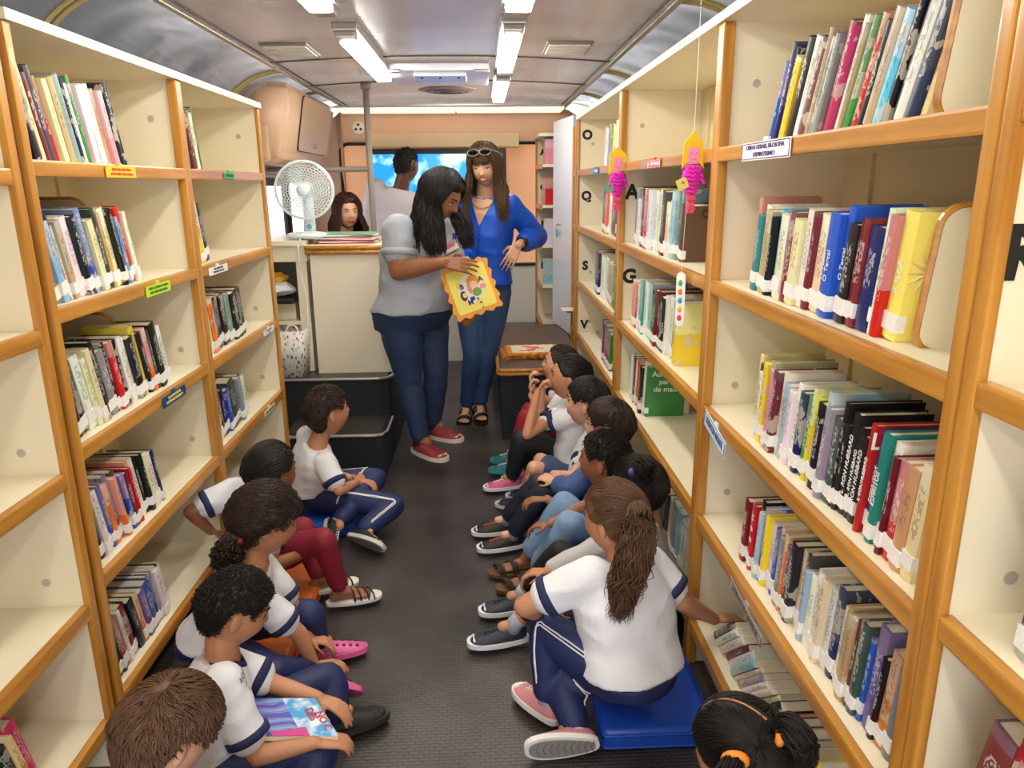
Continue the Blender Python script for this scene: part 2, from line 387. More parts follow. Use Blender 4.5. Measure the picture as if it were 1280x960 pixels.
# ---------------- books ----------------
PAL = dict(k=(24, 24, 28), w=(232, 230, 224), r=(190, 30, 36), m=(112, 26, 40), b=(36, 84, 180), n=(26, 36, 90), l=(150, 190, 220), g=(60, 150, 70), d=(22, 70, 52),
           y=(236, 210, 60), o=(226, 120, 40), c=(232, 220, 180), t=(40, 140, 140), s=(140, 146, 152), p=(226, 150, 160), v=(110, 80, 150), h=(110, 66, 46), e=(190, 160, 120), a=(90, 180, 220), x=(70, 74, 80), q=(206, 60, 110))
CN = dict(k='black', w='white', r='red', m='maroon', b='blue', n='navy', l='pale blue', g='green', d='dark green', y='yellow', o='orange', c='cream', t='teal', s='grey', p='pink', v='violet', h='brown', e='tan', a='sky blue', x='charcoal', q='magenta')
def book_material():
    m = bpy.data.materials.new('printed book cover'); m.use_nodes = True; nt = m.node_tree; b = nt.nodes['Principled BSDF']; b.inputs['Roughness'].default_value = .32
    L = nt.links.new; N = nt.nodes.new
    oi = N('ShaderNodeObjectInfo'); tc = N('ShaderNodeTexCoord'); sep = N('ShaderNodeSeparateXYZ'); L(tc.outputs['Generated'], sep.inputs[0])
    def mth(op, a, c, v2=None):
        q = N('ShaderNodeMath'); q.operation = op
        for i, z in enumerate((a, c, v2)):
            if z is None: continue
            if isinstance(z, (int, float)): q.inputs[i].default_value = z
            else: L(z, q.inputs[i])
        return q.outputs[0]
    # second colour: hue shifted / contrasted
    hs = N('ShaderNodeHueSaturation'); L(oi.outputs['Color'], hs.inputs['Color']); L(mth('ADD', .42, mth('MULTIPLY', oi.outputs['Random'], .16)), hs.inputs['Hue']); hs.inputs['Value'].default_value = 1.0; hs.inputs['Saturation'].default_value = .55
    r2 = mth('FRACT', mth('MULTIPLY', oi.outputs['Random'], 7.31), None); r3 = mth('FRACT', mth('MULTIPLY', oi.outputs['Random'], 17.77), None)
    # lower or upper band
    z = sep.outputs['Z']; band = mth('MULTIPLY', mth('GREATER_THAN', z, mth('ADD', .35, mth('MULTIPLY', r2, 1.0))), 1)
    mx = N('ShaderNodeMix'); mx.data_type = 'RGBA'; L(mth('MULTIPLY', band, .8), mx.inputs[0]); L(oi.outputs['Color'], mx.inputs[6]); L(hs.outputs[0], mx.inputs[7])
    # picture-like blotches
    n1 = N('ShaderNodeTexNoise'); n1.noise_dimensions = '4D'; n1.inputs['Scale'].default_value = 22; n1.inputs['Detail'].default_value = 3; L(tc.outputs['Object'], n1.inputs['Vector']); L(mth('MULTIPLY', oi.outputs['Random'], 50), n1.inputs['W'])
    bl = mth('MULTIPLY', mth('GREATER_THAN', n1.outputs['Fac'], .58), mth('MULTIPLY', mth('GREATER_THAN', r3, .45), .6))
    mx2 = N('ShaderNodeMix'); mx2.data_type = 'RGBA'; L(bl, mx2.inputs[0]); L(mx.outputs[2], mx2.inputs[6]); mx2.inputs[7].default_value = rgb(214, 204, 188)
    # title strokes along the spine, centre of the thickness
    mp = N('ShaderNodeMapping'); mp.inputs['Scale'].default_value = (260, 260, 150); L(tc.outputs['Object'], mp.inputs[0])
    n2 = N('ShaderNodeTexNoise'); n2.noise_dimensions = '4D'; n2.inputs['Scale'].default_value = 1; n2.inputs['Detail'].default_value = 0; L(mp.outputs[0], n2.inputs['Vector']); L(mth('MULTIPLY', oi.outputs['Random'], 90), n2.inputs['W'])
    y = sep.outputs['Y']; ym = mth('LESS_THAN', mth('ABSOLUTE', mth('SUBTRACT', y, .5), None), .27)
    zm = mth('MULTIPLY', mth('GREATER_THAN', z, mth('ADD', .3, mth('MULTIPLY', r2, .15))), mth('LESS_THAN', z, mth('ADD', .75, mth('MULTIPLY', r3, .2))))
    tx = mth('MULTIPLY', mth('MULTIPLY', ym, zm), mth('GREATER_THAN', n2.outputs['Fac'], .5))
    lum = N('ShaderNodeRGBToBW'); L(mx2.outputs[2], lum.inputs[0]); inv = mth('MULTIPLY', mth('LESS_THAN', lum.outputs[0], .3), .75)
    cb = N('ShaderNodeCombineColor'); [L(mth('ADD', inv, .05), cb.inputs[i]) for i in range(3)]
    mx3 = N('ShaderNodeMix'); mx3.data_type = 'RGBA'; L(mth('MULTIPLY', tx, .45), mx3.inputs[0]); L(mx2.outputs[2], mx3.inputs[6]); L(cb.outputs[0], mx3.inputs[7])
    L(mx3.outputs[2], b.inputs['Base Color'])
    return m
BOOKM = book_material()
PLAINB = mat('plain', (255, 255, 255), .35); 
_nt = PLAINB.node_tree; _oi = _nt.nodes.new('ShaderNodeObjectInfo'); _nt.links.new(_oi.outputs['Color'], _nt.nodes['Principled BSDF'].inputs['Base Color'])
PAGES = mat('paper page block', (226, 214, 188), .8, noise_amt=.06, noise_scale=300)
STICK = mat('white spine sticker', (236, 236, 236), .35)
_n = STICK.node_tree.nodes.new('ShaderNodeTexNoise'); _n.inputs['Scale'].default_value = 260; _n.inputs['Detail'].default_value = 0
_tc = STICK.node_tree.nodes.new('ShaderNodeTexCoord'); _r = STICK.node_tree.nodes.new('ShaderNodeValToRGB'); _r.color_ramp.interpolation = 'CONSTANT'
_r.color_ramp.elements[0].color = rgb(236, 236, 238); _r.color_ramp.elements[1].color = rgb(228, 229, 232); _r.color_ramp.elements[1].position = .6
for a, b2 in ((_tc.outputs['Object'], _n.inputs['Vector']), (_n.outputs['Fac'], _r.inputs[0]), (_r.outputs[0], STICK.node_tree.nodes['Principled BSDF'].inputs['Base Color'])): STICK.node_tree.links.new(a, b2)
def book(sx, w, t, h, col, sticker=True, mt=None, name='book', colr=None):
    """book in local coordinates: spine at x=0 facing -sx.. body runs to sx*w, thickness 0..t on y, height on z"""
    bm = B(); c = .0022 if t > .008 else .0012; X = lambda a, b: sorted((sx*a, sx*b))
    a, b = X(0, w); q = X(0, min(.003, t*.4))
    # spine rounded
    n = 5; pts = [(sx*(.003-.003*math.sin(PI*k/n))if t > .006 else 0, t*k/n) for k in range(n+1)]
    ring = [(sx*w, 0)]+pts+[(sx*w, t), (sx*w, t-c), (sx*.006, t-c), (sx*.006, c), (sx*w, c)]
    lo = [bm.verts.new((x, y, 0)) for x, y in ring]; hi = [bm.verts.new((x, y, h)) for x, y in ring]; m_ = len(ring)
    for i in range(m_): bm.faces.new((lo[i], lo[(i+1) % m_], hi[(i+1) % m_], hi[i]))
    bm.faces.new(lo[::-1]); bm.faces.new(hi)
    o = part(name, bm, mt or BOOKM, None); k = colr or [min(255, max(0, v+random.uniform(-14, 14))) for v in PAL[col]]; o.color = rgb(*k)
    p = X(.0062, w-.004); pg = part('page_block', box(B(), p[0], p[1], c, t-c, .002, h-.003), PAGES, o)
    if sticker and t > .006:
        bm = B(); z0 = random.uniform(.008, .02); zz = z0+random.uniform(.024, .03); r_ = X(-.0008, .016)
        box(bm, r_[0], r_[1], -.0005, t+.0005, z0, zz); part('spine_label', bm, STICK, o)
    return o
ORD = ['first', 'second', 'third', 'fourth', 'fifth', 'sixth', 'seventh', 'eighth', 'ninth', 'tenth', 'eleventh', 'twelfth', 'thirteenth', 'fourteenth', 'fifteenth', 'sixteenth', 'seventeenth', 'eighteenth', 'nineteenth', 'twentieth',
       '21st', '22nd', '23rd', '24th', '25th', '26th', '27th', '28th', '29th', '30th', '31st', '32nd', '33rd', '34th', '35th']
HIT = []
def row(side, xs, ystart, yend, z, cols, lean, hts=(.17, .21), group='', where='', sticker=True, wid=(.12, .155), seed=1, names=None):
    """cols: one letter per book from the camera side to the far side. side -1 = left wall"""
    rnd = random.Random(seed); n = len(cols); sx = -1 if side < 0 else 1
    a = math.radians(lean); tot = (yend-ystart)
    ws = [rnd.uniform(.6, 1.5) for _ in cols]; k = tot*math.cos(a)/sum(ws); y = ystart
    out = []
    for i, ch in enumerate(cols):
        t = ws[i]*k; h = rnd.uniform(*hts)
        if rnd.random() < .15: h += .015
        w = rnd.uniform(*wid)
        random.seed(seed*100+i)
        o = book(sx, w, t*.97, h, ch, sticker and rnd.random() < .92)
        o.location = (xs+sx*rnd.uniform(-.004, .014), y if a >= 0 else y+t/math.cos(a), z+.0065); o.rotation_euler = (a+math.radians(rnd.uniform(-.4, .4)) if a >= 0 else a, 0, 0)
        if a < 0: o.location.y = y-0; o.location.z += abs(t*.97*math.sin(a))
        k2 = (i+1) if side < 0 else (n-i); adj = 'thick ' if t > .032 else 'thin ' if t < .012 else ''
        lbl = '%s book, %s from the left %s' % (CN[ch], ORD[k2-1], where)
        if len(lbl.replace('-', ' ').split()) > 15: adj = ''; where_ = where.replace(' of the ', ' of ')
        else: where_ = where
        tag(o, '%s%s book, %s from the left %s' % (adj, CN[ch] if len(lbl.split()) < 17 else CN[ch].split()[-1], ORD[k2-1], where_), 'book', group)
        out.append(o)
        y += t/math.cos(a)
    return out
LS, RS = -.985, .642
row(-1, LS, 1.72, 2.20, 1.475, 'xkkcmxrcesnwgqwrwepkk', 16, (.185, .215), 'books on the left bookcase', 'on the top shelf of the left bookcase', False, seed=11)
row(-1, LS, 1.722, 2.20, 1.155, 'kslnwewwkbbcxdeckvarw', 14, (.18, .215), 'books on the left bookcase', 'on the second shelf of the left bookcase', seed=12)
row(-1, LS, 1.718, 2.30, .825, 'okkwcckkskrkwwkykoxkw', 13, (.18, .205), 'books on the left bookcase', 'on the third shelf of the left bookcase', seed=13)
row(-1, LS, 1.718, 2.14, .49, 'sckwwbovohbmrowkkcwn', 13, (.17, .20), 'books on the left bookcase', 'on the fourth shelf of the left bookcase', seed=14)
row(-1, LS, 1.73, 2.10, .15, 'kxrwmkkovbnswkw', 13, (.16, .18), 'books on the left bookcase', 'on the bottom shelf of the left bookcase', seed=15)
row(-1, LS, 2.59, 2.82, 1.475, 'cwdhcd', 12, (.18, .21), 'books on the left bookcase', "on the left far bay's top shelf", False, seed=16)
row(-1, LS, 2.59, 2.79, 1.155, 'wyysn', 14, (.18, .205), 'books on the left bookcase', "on the left far bay's second shelf", seed=17)
row(-1, LS, 2.59, 3.09, .825, 'wcoxkkskkk', 10, (.18, .205), 'books on the left bookcase', "on the left far bay's third shelf", seed=18)
row(-1, LS, 2.59, 3.03, .49, 'kwhnbxmsdw', 12, (.17, .19), 'books on the left bookcase', "on the left far bay's fourth shelf", seed=19)
row(-1, LS, 1.20, 1.395, .135, 'rkskoq', 14, (.19, .22), 'books on the nearest left bookcase', 'on the bottom shelf of the nearest left bookcase', seed=20)
row(1, RS, 1.12, 1.715, 1.50, 'cnwxkaekrgeewqmssehwkyknpb', 23, (.165, .20), 'books on the right bookcase', 'on the top shelf of the right bookcase', False, seed=21)
row(1, RS, 1.13, 1.78, 1.165, 'yrwnmmkbbbcmwcmcakewtr', 8, (.175, .21), 'books on the right bookcase', 'on the second shelf of the right bookcase', seed=22)
row(1, RS, .98, 1.70, .82, 'cermwtlbbrkkkkxslkyygnwwlcmpeywhy', 7, (.165, .205), 'books on the right bookcase', 'on the third shelf of the right bookcase', seed=23)
row(1, RS, .98, 1.68, .49, 'sokvbxheewnwcwwlxckhoscbwyblksrmrrwyb'[:32], 6, (.165, .20), 'books on the right bookcase', 'on the fourth shelf of the right bookcase', seed=24)
row(1, RS, 1.30, 1.86, .145, 'cywesmmkccwsclwmwwk', 48, (.18, .20), 'books on the right bookcase', 'leaning on the bottom shelf of the right bookcase', False, seed=25)
row(1, RS, 2.40, 3.16, 1.165, 'htslwcxcewlwrokws', 9, (.18, .235), 'books under the letter A', 'on the shelf under the letter A', seed=26, wid=(.15, .19))
row(1, RS, 2.38, 3.14, .82, 'ykwwckmmgdlwtawrp', 7, (.18, .225), 'books under the letter G', 'on the shelf under the letter G', seed=27, wid=(.14, .18))
row(1, RS, 2.86, 3.15, .49, 'gwkesrowmsw', 9, (.20, .22), 'books on the right bookcase', 'on the fourth shelf of the middle right bay', seed=28, wid=(.15, .2))
row(1, RS, 2.19, 2.75, .145, 'wlscxvwbsw', 9, (.18, .22), 'books on the right bookcase', 'on the bottom shelf of the middle right bay', seed=29)
row(1, RS, 3.40, 4.0, 1.50, 'pewyysxw', 12, (.17, .20), 'books by the letter O', 'on the shelf by the letter O', False, seed=30, wid=(.14, .18))
row(1, RS, 3.40, 4.0, 1.165, 'wrphwok', 10, (.19, .23), 'books by the letter Q', 'on the shelf by the letter Q', seed=31, wid=(.14, .18))
row(1, RS, 3.40, 4.3, .82, 'kygewwxns', 8, (.19, .23), 'books by the letter S', 'on the shelf by the letter S', seed=32, wid=(.14, .18))
row(1, RS, 3.40, 3.98, .49, 'hwkdgrblmd', 8, (.19, .22), 'books by the letter V', 'on the shelf by the letter V', seed=33, wid=(.14, .18))
for zz, cs, s_, w_ in ((1.56, 'pe', 41, 'beside the small far letter A'), (1.27, 'rpe', 42, 'beside the small far letter C'), (.98, 'wrek', 43, 'beside the small far letter F'), (.68, 'ltdg', 44, 'beside the small far letter L')):
    row(1, .47, 5.62, 5.80, zz, cs, 8, (.17, .2), 'books on the far narrow bookcase', w_, seed=s_, sticker=False)
row(1, .622, .60, .80, .505, 'lvkrh', 10, (.24, .29), 'books on the nearest right bookcase', 'on the low shelf of the nearest right bookcase', False, seed=34)
row(1, RS, .66, .765, .85, 'wyn', 4, (.17, .19), 'books on the nearest right bookcase', 'on the middle shelf of the nearest right bookcase', seed=35)
# titled books on the right bookcase
def spine_text(o, s, size, col=WHITE, h=.2, t=.02, down=False, zc=.5, sx=1):
    M = basis((-.0006 if sx > 0 else .0006, t/2, h*zc), (0, 0, 1 if not down else -1), (0, 1, 0) if (down == False) == (sx < 0) else (0, -1, 0))
    r = Vector((0, 0, -1)) if down else Vector((0, 0, 1)); n = Vector((-sx, 0, 0)); u = n.cross(r)
    M = basis((-.0006*sx, t/2, h*zc), r, u); return text('spine_title', s, size, M, col, o)
# bookends: white melamine boards with wooden edge
def bookend(x, y, z, side, w, h, lean, label, kmat=CREAM):
    sx = -1 if side < 0 else 1
    o = thing('bookend', label, 'bookend', (x+sx*w/2, y, z+.007), 'white board bookends')
    M = Matrix.Translation((x+sx*w/2, y, z+.007)) @ Matrix.Rotation(math.radians(lean), 4, 'X') @ basis((0, 0, h/2), (1, 0, 0), (0, 0, 1))
    bm = B(); prism(bm, rrect(w, h, .03), M, .012); part('board', bm, kmat, o)
    bm = B(); pts = rrect(w+.004, h+.004, .032); tube(bm, [M @ Vector((px, py, .006)) for px, py in pts], .0065, 6, closed=True); part('wood_edging', bm, WH, o)
    return o
bookend(.640, 1.075, 1.50, 1, .22, .25, 9, 'large white board bookend on the top shelf of the right bookcase')
bookend(.668, 1.095, 1.165, 1, .19, .215, 8, 'white board bookend in front of the yellow book cover', )
bookend(-1.10, 2.245, .825, -1, .15, .235, 10, 'white board bookend on the third shelf of the left bookcase')
bookend(-1.12, 2.225, 1.155, -1, .15, .235, 9, 'white board bookend on the second shelf of the left bookcase')
solo('wooden_block', box(B(), .83, .90, .93, .965, 1.56, 1.66, .006), mat('pale wooden block', (196, 160, 110), .5), 'small pale wooden block at the near end of the right top shelf', 'block', (.865, .95, 1.56)).location.z -= .053
for i, (dx, z) in enumerate(((0, 0), (.006, .032))):
    o = book(1, .15, .028, .10, 'e', False); o.rotation_euler = (-PI/2, 0, 0); o.location = (.66+dx, 2.04, 1.507+z+.029); tag(o, ['lower', 'upper'][i]+' of two thin tan books lying flat beside the pointed hair doll', 'book')

# ---------------- shelf tags with writing ----------------
def shelf_tag(side, y, z, w, h, bgc, txc, lines, label, lean=0, border=None, off=.004):
    x = (-.95+off) if side < 0 else .605-off; n = Vector((1 if side < 0 else -1, 0, 0)); r = Vector((0, 1 if side < 0 else -1, 0))
    t = thing('shelf_sign', label, 'shelf sign', (x, y, z-h/2))
    up = Vector((0, 0, 1)); r = (r*math.cos(math.radians(lean))+up*math.sin(math.radians(lean))); M = basis((x, y, z), r, up)
    bm = B(); prism(bm, rrect(w, h, .002), M, .002); part('plate', bm, mat('tag %s' % (bgc,), bgc, .35), t)
    if border: bm = B(); tube(bm, [M @ Vector((a, b, .0022)) for a, b in rrect(w-.006, h-.006, .002)], .001, 4, closed=True); part('border', bm, mat('tagtext %s' % (border,), border, .4), t)
    for i, s in enumerate(lines):
        zz = (len(lines)-1)/2-i
        text('sign_text', s, h*.62/len(lines), M @ Matrix.Translation((0, zz*h*.4, .0025)), mat('tagtext %s' % (txc,), txc, .5), t, bold=.0004, sx=min(1.9, (w-.012)/(max(1, len(s))*h*.62/len(lines)*.62)))
    bm = B(); p = M @ Vector((0, h/2+.002, -.003)); box(bm, p.x-.004, p.x+.004, p.y-.012, p.y+.012, p.z-.006, p.z+.006, .002); part('clip', bm, mat('clip %s' % (bgc,), bgc, .4), t)
    return t
shelf_tag(-1, 2.06, 1.463, .165, .028, (240, 190, 40), (200, 40, 20), ['100 FILOSOFIA', '150 PSICOLOGIA'], 'yellow shelf sign with red text on the top left rail')
shelf_tag(-1, 2.19, 1.138, .165, .030, (190, 220, 40), (20, 110, 50), ['800 LITERATURA', '869 BRASILEIRA'], 'lime green shelf sign on the second left rail', 0)
shelf_tag(-1, 2.20, .808, .17, .032, (30, 70, 130), (230, 220, 90), ['ROMANCE', 'ESTRANGEIRO'], 'blue shelf sign with yellow text on the third left rail', 0)
shelf_tag(-1, 2.93, 1.465, .12, .022, (60, 170, 100), (20, 80, 40), ['200 RELIGIAO'], 'small green shelf sign on the far top left rail')
shelf_tag(-1, 2.70, 1.138, .19, .026, (236, 236, 236), (20, 30, 60), ['300 CIENCIAS', '370 EDUCACAO'], 'white shelf sign with black text beside the left middle post')
shelf_tag(-1, 3.24, .81, .16, .024, (230, 234, 240), (40, 70, 160), ['400 LINGUAS', '460'], 'white shelf sign with blue text on the far third left rail')
shelf_tag(-1, 3.14, .475, .16, .024, (236, 230, 190), (120, 110, 60), ['500 CIENCIAS'], 'cream shelf sign on the far fourth left rail')
shelf_tag(1, 1.60, 1.487, .27, .038, (238, 236, 244), (60, 30, 110), ['OBRAS GERAIS, FILOSOFIA', 'ESPIRITISMO'], 'white shelf sign with purple text on the top right rail', border=(60, 30, 110))
shelf_tag(1, 1.80, .79, .18, .045, (220, 228, 240), (60, 90, 160), ['LITERATURA INFANTIL'], 'white shelf sign with blue frame on the third right rail', -12, border=(60, 90, 160))
shelf_tag(1, 1.50, .455, .22, .026, (170, 160, 158), (90, 80, 80), ['LITERATURA JUVENIL'], 'grey shelf sign hanging over the fallen books on the right', -8, border=(110, 80, 70))
shelf_tag(1, 2.62, 1.487, .19, .028, (206, 60, 70), (245, 235, 235), ['A  ROMANCE'], 'red shelf sign with white text on the top rail between the dolls', border=(240, 235, 235))
shelf_tag(1, 3.95, 1.487, .2, .028, (50, 120, 190), (235, 240, 245), ['O  POESIA'], 'blue shelf sign on the far top right rail')
shelf_tag(1, 3.46, 1.477, .001+.0, .001, (238, 236, 244), (60, 30, 110), [], 'x') if False else None
# ---------------- ceiling fixtures ----------------
TUBEM = mat('lit fluorescent diffuser', (255, 252, 240), .4, emit=(255, 251, 236), es=TUBE)
ALU = mat('light fixture housing', (176, 172, 166), .3, .6)
def tube_light(x, y0, y1, w, label, skew=0):
    t = thing('tube_light', label, 'ceiling light', (x, (y0+y1)/2, 1.99), 'fluorescent tube lights on the ceiling')
    zt = zc(x)
    bm = B(); box(bm, x-w/2-.012, x+w/2+.012, y0-.09, y1+.09, zt-.035, zt-.004, .006); part('housing', bm, ALU, t)
    bm = B(); box(bm, x-w/2, x+w/2, y0, y1, zt-.066, zt-.034, .014); part('diffuser', bm, TUBEM, t, True)
    for y in (y0-.05, y1+.05): bm = B(); box(bm, x-w/2, x+w/2, y-.04, y+.04, zt-.06, zt-.034, .006); part('end_cap', bm, ALU, t)
tube_light(-.50, 3.14, 4.25, .075, 'left fluorescent tube light that ends above the grey pole')
tube_light(-.50, 1.5, 2.62, .075, 'left fluorescent tube light nearest the camera')
tube_light(.135, 1.4, 2.62, .085, 'right fluorescent tube light nearest the camera')
tube_light(.135, 3.02, 3.95, .075, 'middle tube light of the right row')
tube_light(.135, 4.35, 5.3, .075, 'farthest small tube light of the right row')
tube_light(-.50, -.6, .6, .075, 'left tube light behind the camera'); tube_light(.135, -.6, .6, .085, 'right tube light behind the camera')
t = thing('roof_hatch', 'white rectangular roof hatch with a handle plate between the light rows', 'hatch', (-.19, 4.3, 2.0))
part('frame', box(B(), -.47, .06, 4.02, 4.62, 1.985, 2.02, .01), mat('hatch white', (214, 214, 226), .25, .1), t)
part('handle_plate', box(B(), -.33, -.06, 4.08, 4.32, 1.965, 1.99, .008), mat('hatch plate', (196, 200, 214), .3, .3), t)
for x in (-.29, -.195, -.10): bm = B(); ellip(bm, (x, 4.12, 1.966), .008); part('bolt', bm, BLACK, t)
for x in (-.43, .02): part('hinge', box(B(), x-.04, x+.04, 4.0, 4.04, 1.975, 1.99, .004), STEEL, t)
t = thing('ceiling_vent', 'oval perforated brown air vent in the ceiling beyond the hatch', 'vent', (-.19, 5.2, 2.02))
bm = B(); ellip(bm, (-.2, 5.15, 2.028), (.19, .17, .018), sub=3); part('vent_dome', bm, mat('brown vent grille', (150, 120, 92), .4, .3), t, True)
bm = B()
for k in range(1, 4):
    tube(bm, [(-.2+.045*k*math.cos(a*PI/12), 5.15+.04*k*math.sin(a*PI/12), 2.006+.0035*k) for a in range(24)], .005, 5, closed=True)
part('grille_rings', bm, mat('dark vent rings', (86, 62, 44), .5), t)
for x, l in ((-.82, 'left'), (.40, 'right')):
    t = thing('ceiling_air_outlet', 'small pale slotted panel set in the %s side of the ceiling' % l, 'air outlet', (x, 3.55, 2.0))
    part('frame', box(B(), x-.10, x+.10, 3.40, 3.70, zc(x)-.012, zc(x)-.0, .004), mat('outlet frame', (120, 106, 94), .4), t)
    for k in range(3): part('slat', box(B(), x-.09, x+.09, 3.43+k*.085, 3.50+k*.085, zc(x)-.017, zc(x)-.010, .003), mat('outlet slat', (206, 204, 196), .4), t)
# grab pole with horizontal bar
t = thing('grab_pole', 'grey upright grab pole with a horizontal bar beside the standing woman', 'pole', (-.64, 4.72, .43))
bm = B(); tube(bm, [(-.645, 4.55, .43), (-.645, 4.55, 1.99)], .018, 12); part('pole', bm, GREYP, t, True)
bm = B(); tube(bm, [(-.645, 4.55, 1.52), (-1.25, 4.55, 1.52)], .015, 12); part('cross_bar', bm, GREYP, t, True)
bm = B(); tube(bm, [(-.645, 4.55, 1.96), (-.645, 4.55, 2.0)], .03, 12); part('flange', bm, GREYP, t, True)
# counter
t = thing('counter', 'tall cream counter with rounded wooden edge under the papers', 'counter', (-.72, 4.1, .43))
part('front_panel', box(B(), -.90, -.50, 3.94, 3.965, .437, 1.085), mat('cream counter panel', (228, 216, 194), .45), t)
part('side_panel', box(B(), -.52, -.50, 3.965, 4.5, .437, 1.085), CREAM, t)
part('counter_top', box(B(), -.92, -.48, 3.93, 4.5, 1.107, 1.127), CREAM, t)
for z in (1.090, 1.114): bm = B(); tube(bm, [(-.92, 3.925, z), (-.49, 3.925, z), (-.475, 3.94, z), (-.475, 4.5, z)], .012, 10); part('edge_moulding', bm, WH, t, True)
# low white wall unit with shelf on the left, carries the fan
t = thing('wall_unit', 'white low wall unit carrying the fan, with an open recess at its left', 'wall unit', (-1.1, 4.2, .43))
part('unit_top', box(B(), -1.30, -.92, 3.94, 4.5, 1.125, 1.15), CREAM, t)
part('fascia', box(B(), -1.30, -.92, 3.965, 3.98, 1.04, 1.125), CREAM, t)
part('side_panel', box(B(), -.985, -.93, 3.98, 4.5, .44, 1.04), CREAM, t)
part('back_panel', box(B(), -1.30, -.985, 4.40, 4.42, .44, 1.04), mat('grey recess back', (150, 144, 134), .6), t)
part('shelf', box(B(), -1.30, -.985, 3.99, 4.40, .70, .72), CREAM, t)
# black tray with a plastic bag of yellow fabric
solo('black_tray', box(B(), -1.24, -1.0, 3.93, 4.25, .82, .845, .01), mat('black tray', (22, 24, 28), .4), 'black tray jutting out of the white unit left of the counter', 'tray', (-1.12, 4.1, .82))
bm = B(); box(bm, -1.22, -1.02, 4.03, 4.2, .7205, .8195); part('tray_support', bm, CREAM, t)
def blob(prims, vox=.008, smooth=4, noise_d=0, ns=20):
    """voxel union of closed primitive bmesh -> Mesh"""
    me = bpy.data.meshes.new('b'); prims.to_mesh(me); prims.free()
    o = bpy.data.objects.new('b', me); C.objects.link(o)
    md = o.modifiers.new('r', 'REMESH'); md.mode = 'VOXEL'; md.voxel_size = vox
    if smooth: s = o.modifiers.new('s', 'SMOOTH'); s.factor = .5; s.iterations = smooth
    dg = bpy.context.evaluated_depsgraph_get(); out = bpy.data.meshes.new_from_object(o.evaluated_get(dg))
    bpy.data.objects.remove(o); bpy.data.meshes.remove(me)
    if noise_d:
        n = len(out.vertices); co = np.empty(n*3, 'f'); out.vertices.foreach_get('co', co); no = np.empty(n*3, 'f'); out.vertices.foreach_get('normal', no)
        co = co.reshape(-1, 3); no = no.reshape(-1, 3)
        for i in range(n):
            p = Vector(co[i]); a_ = noise.noise(p*ns); b_ = .6-2.2*abs(noise.noise(Vector((p.x*ns*.6+7, p.y*ns*.6, p.z*ns*1.1)))); co[i] += no[i]*(a_*.55+b_*.45)*noise_d
        out.vertices.foreach_set('co', co.ravel()); out.update()
    return out
bm = B(); ellip(bm, (-1.12, 4.05, .885), (.10, .09, .038), sub=3); ellip(bm, (-1.17, 4.03, .90), (.05, .06, .035), sub=3)
part_ = part('plastic_bag', blob(bm, .006, 2, .02, 22), mat('thin white plastic', (226, 230, 236), .2), None, True); tag(part_, 'crumpled clear white plastic bag on the black tray', 'bag')
bm = B(); ellip(bm, (-1.14, 4.08, .942), (.08, .06, .028), sub=3)
tag(part('folded_fabric', blob(bm, .006, 2, .02, 30), mat('yellow fabric', (232, 176, 60), .7), None, True), 'yellow orange folded fabric on top of the plastic bag', 'fabric')
# patterned laundry style bin
def confetti():
    m = mat('white cloth with coloured leaf print', (226, 220, 214), .7); nt = m.node_tree; b = nt.nodes['Principled BSDF']
    tc = nt.nodes.new('ShaderNodeTexCoord'); mp = nt.nodes.new('ShaderNodeMapping'); mp.inputs['Scale'].default_value = (64, 64, 36); mp.inputs['Rotation'].default_value = (.5, .5, .3)
    v = nt.nodes.new('ShaderNodeTexVoronoi'); v.inputs['Scale'].default_value = 1
    lt = nt.nodes.new('ShaderNodeMath'); lt.operation = 'LESS_THAN'; lt.inputs[1].default_value = .34
    hs = nt.nodes.new('ShaderNodeHueSaturation'); hs.inputs['Saturation'].default_value = 1.2; hs.inputs['Value'].default_value = .6
    mx = nt.nodes.new('ShaderNodeMix'); mx.data_type = 'RGBA'; mx.inputs[6].default_value = rgb(226, 220, 214)
    L = nt.links.new; L(tc.outputs['Object'], mp.inputs[0]); L(mp.outputs[0], v.inputs['Vector']); L(v.outputs['Distance'], lt.inputs[0]); L(lt.outputs[0], mx.inputs[0]); L(v.outputs['Color'], hs.inputs['Color']); L(hs.outputs[0], mx.inputs[7]); L(mx.outputs[2], b.inputs['Base Color'])
    return m
t = thing('fabric_basket', 'white fabric basket with coloured leaf print on the platform left of the counter', 'basket', (-1.08, 3.9, .437))
def taper_box(x0, x1, y0, y1, z0, z1, k, th=.006):
    bm = B(); cx, cy = (x0+x1)/2, (y0+y1)/2
    o = [(x-cx, y-cy) for x, y in [(a+cx, b+cy) for a, b in rrect(x1-x0, y1-y0, .04)]]
    lo = [bm.verts.new((cx+x*k, cy+y*k, z0)) for x, y in o]; hi = [bm.verts.new((cx+x, cy+y, z1)) for x, y in o]; hi2 = [bm.verts.new((cx+x*.93, cy+y*.93, z1)) for x, y in o]; lo2 = [bm.verts.new((cx+x*k*.93, cy+y*k*.93, z0+.01)) for x, y in o]
    n_ = len(o); bm.faces.new(lo[::-1]); bm.faces.new(lo2)
    for i in range(n_):
        j = (i+1) % n_
        bm.faces.new((lo[i], lo[j], hi[j], hi[i])); bm.faces.new((hi[i], hi[j], hi2[j], hi2[i])); bm.faces.new((hi2[i], hi2[j], lo2[j], lo2[i]))
    return bm
part('basket_body', taper_box(-1.20, -.94, 3.83, 4.06, .438, .69, .88), confetti(), t, True)
for y in (3.845,): bm = B(); tube(bm, [(-1.0+.03*math.cos(a*PI/6), y-.003, .69+.035*math.sin(a*PI/6)) for a in range(-2, 9)], .005, 6); part('handle', bm, LTW, t)
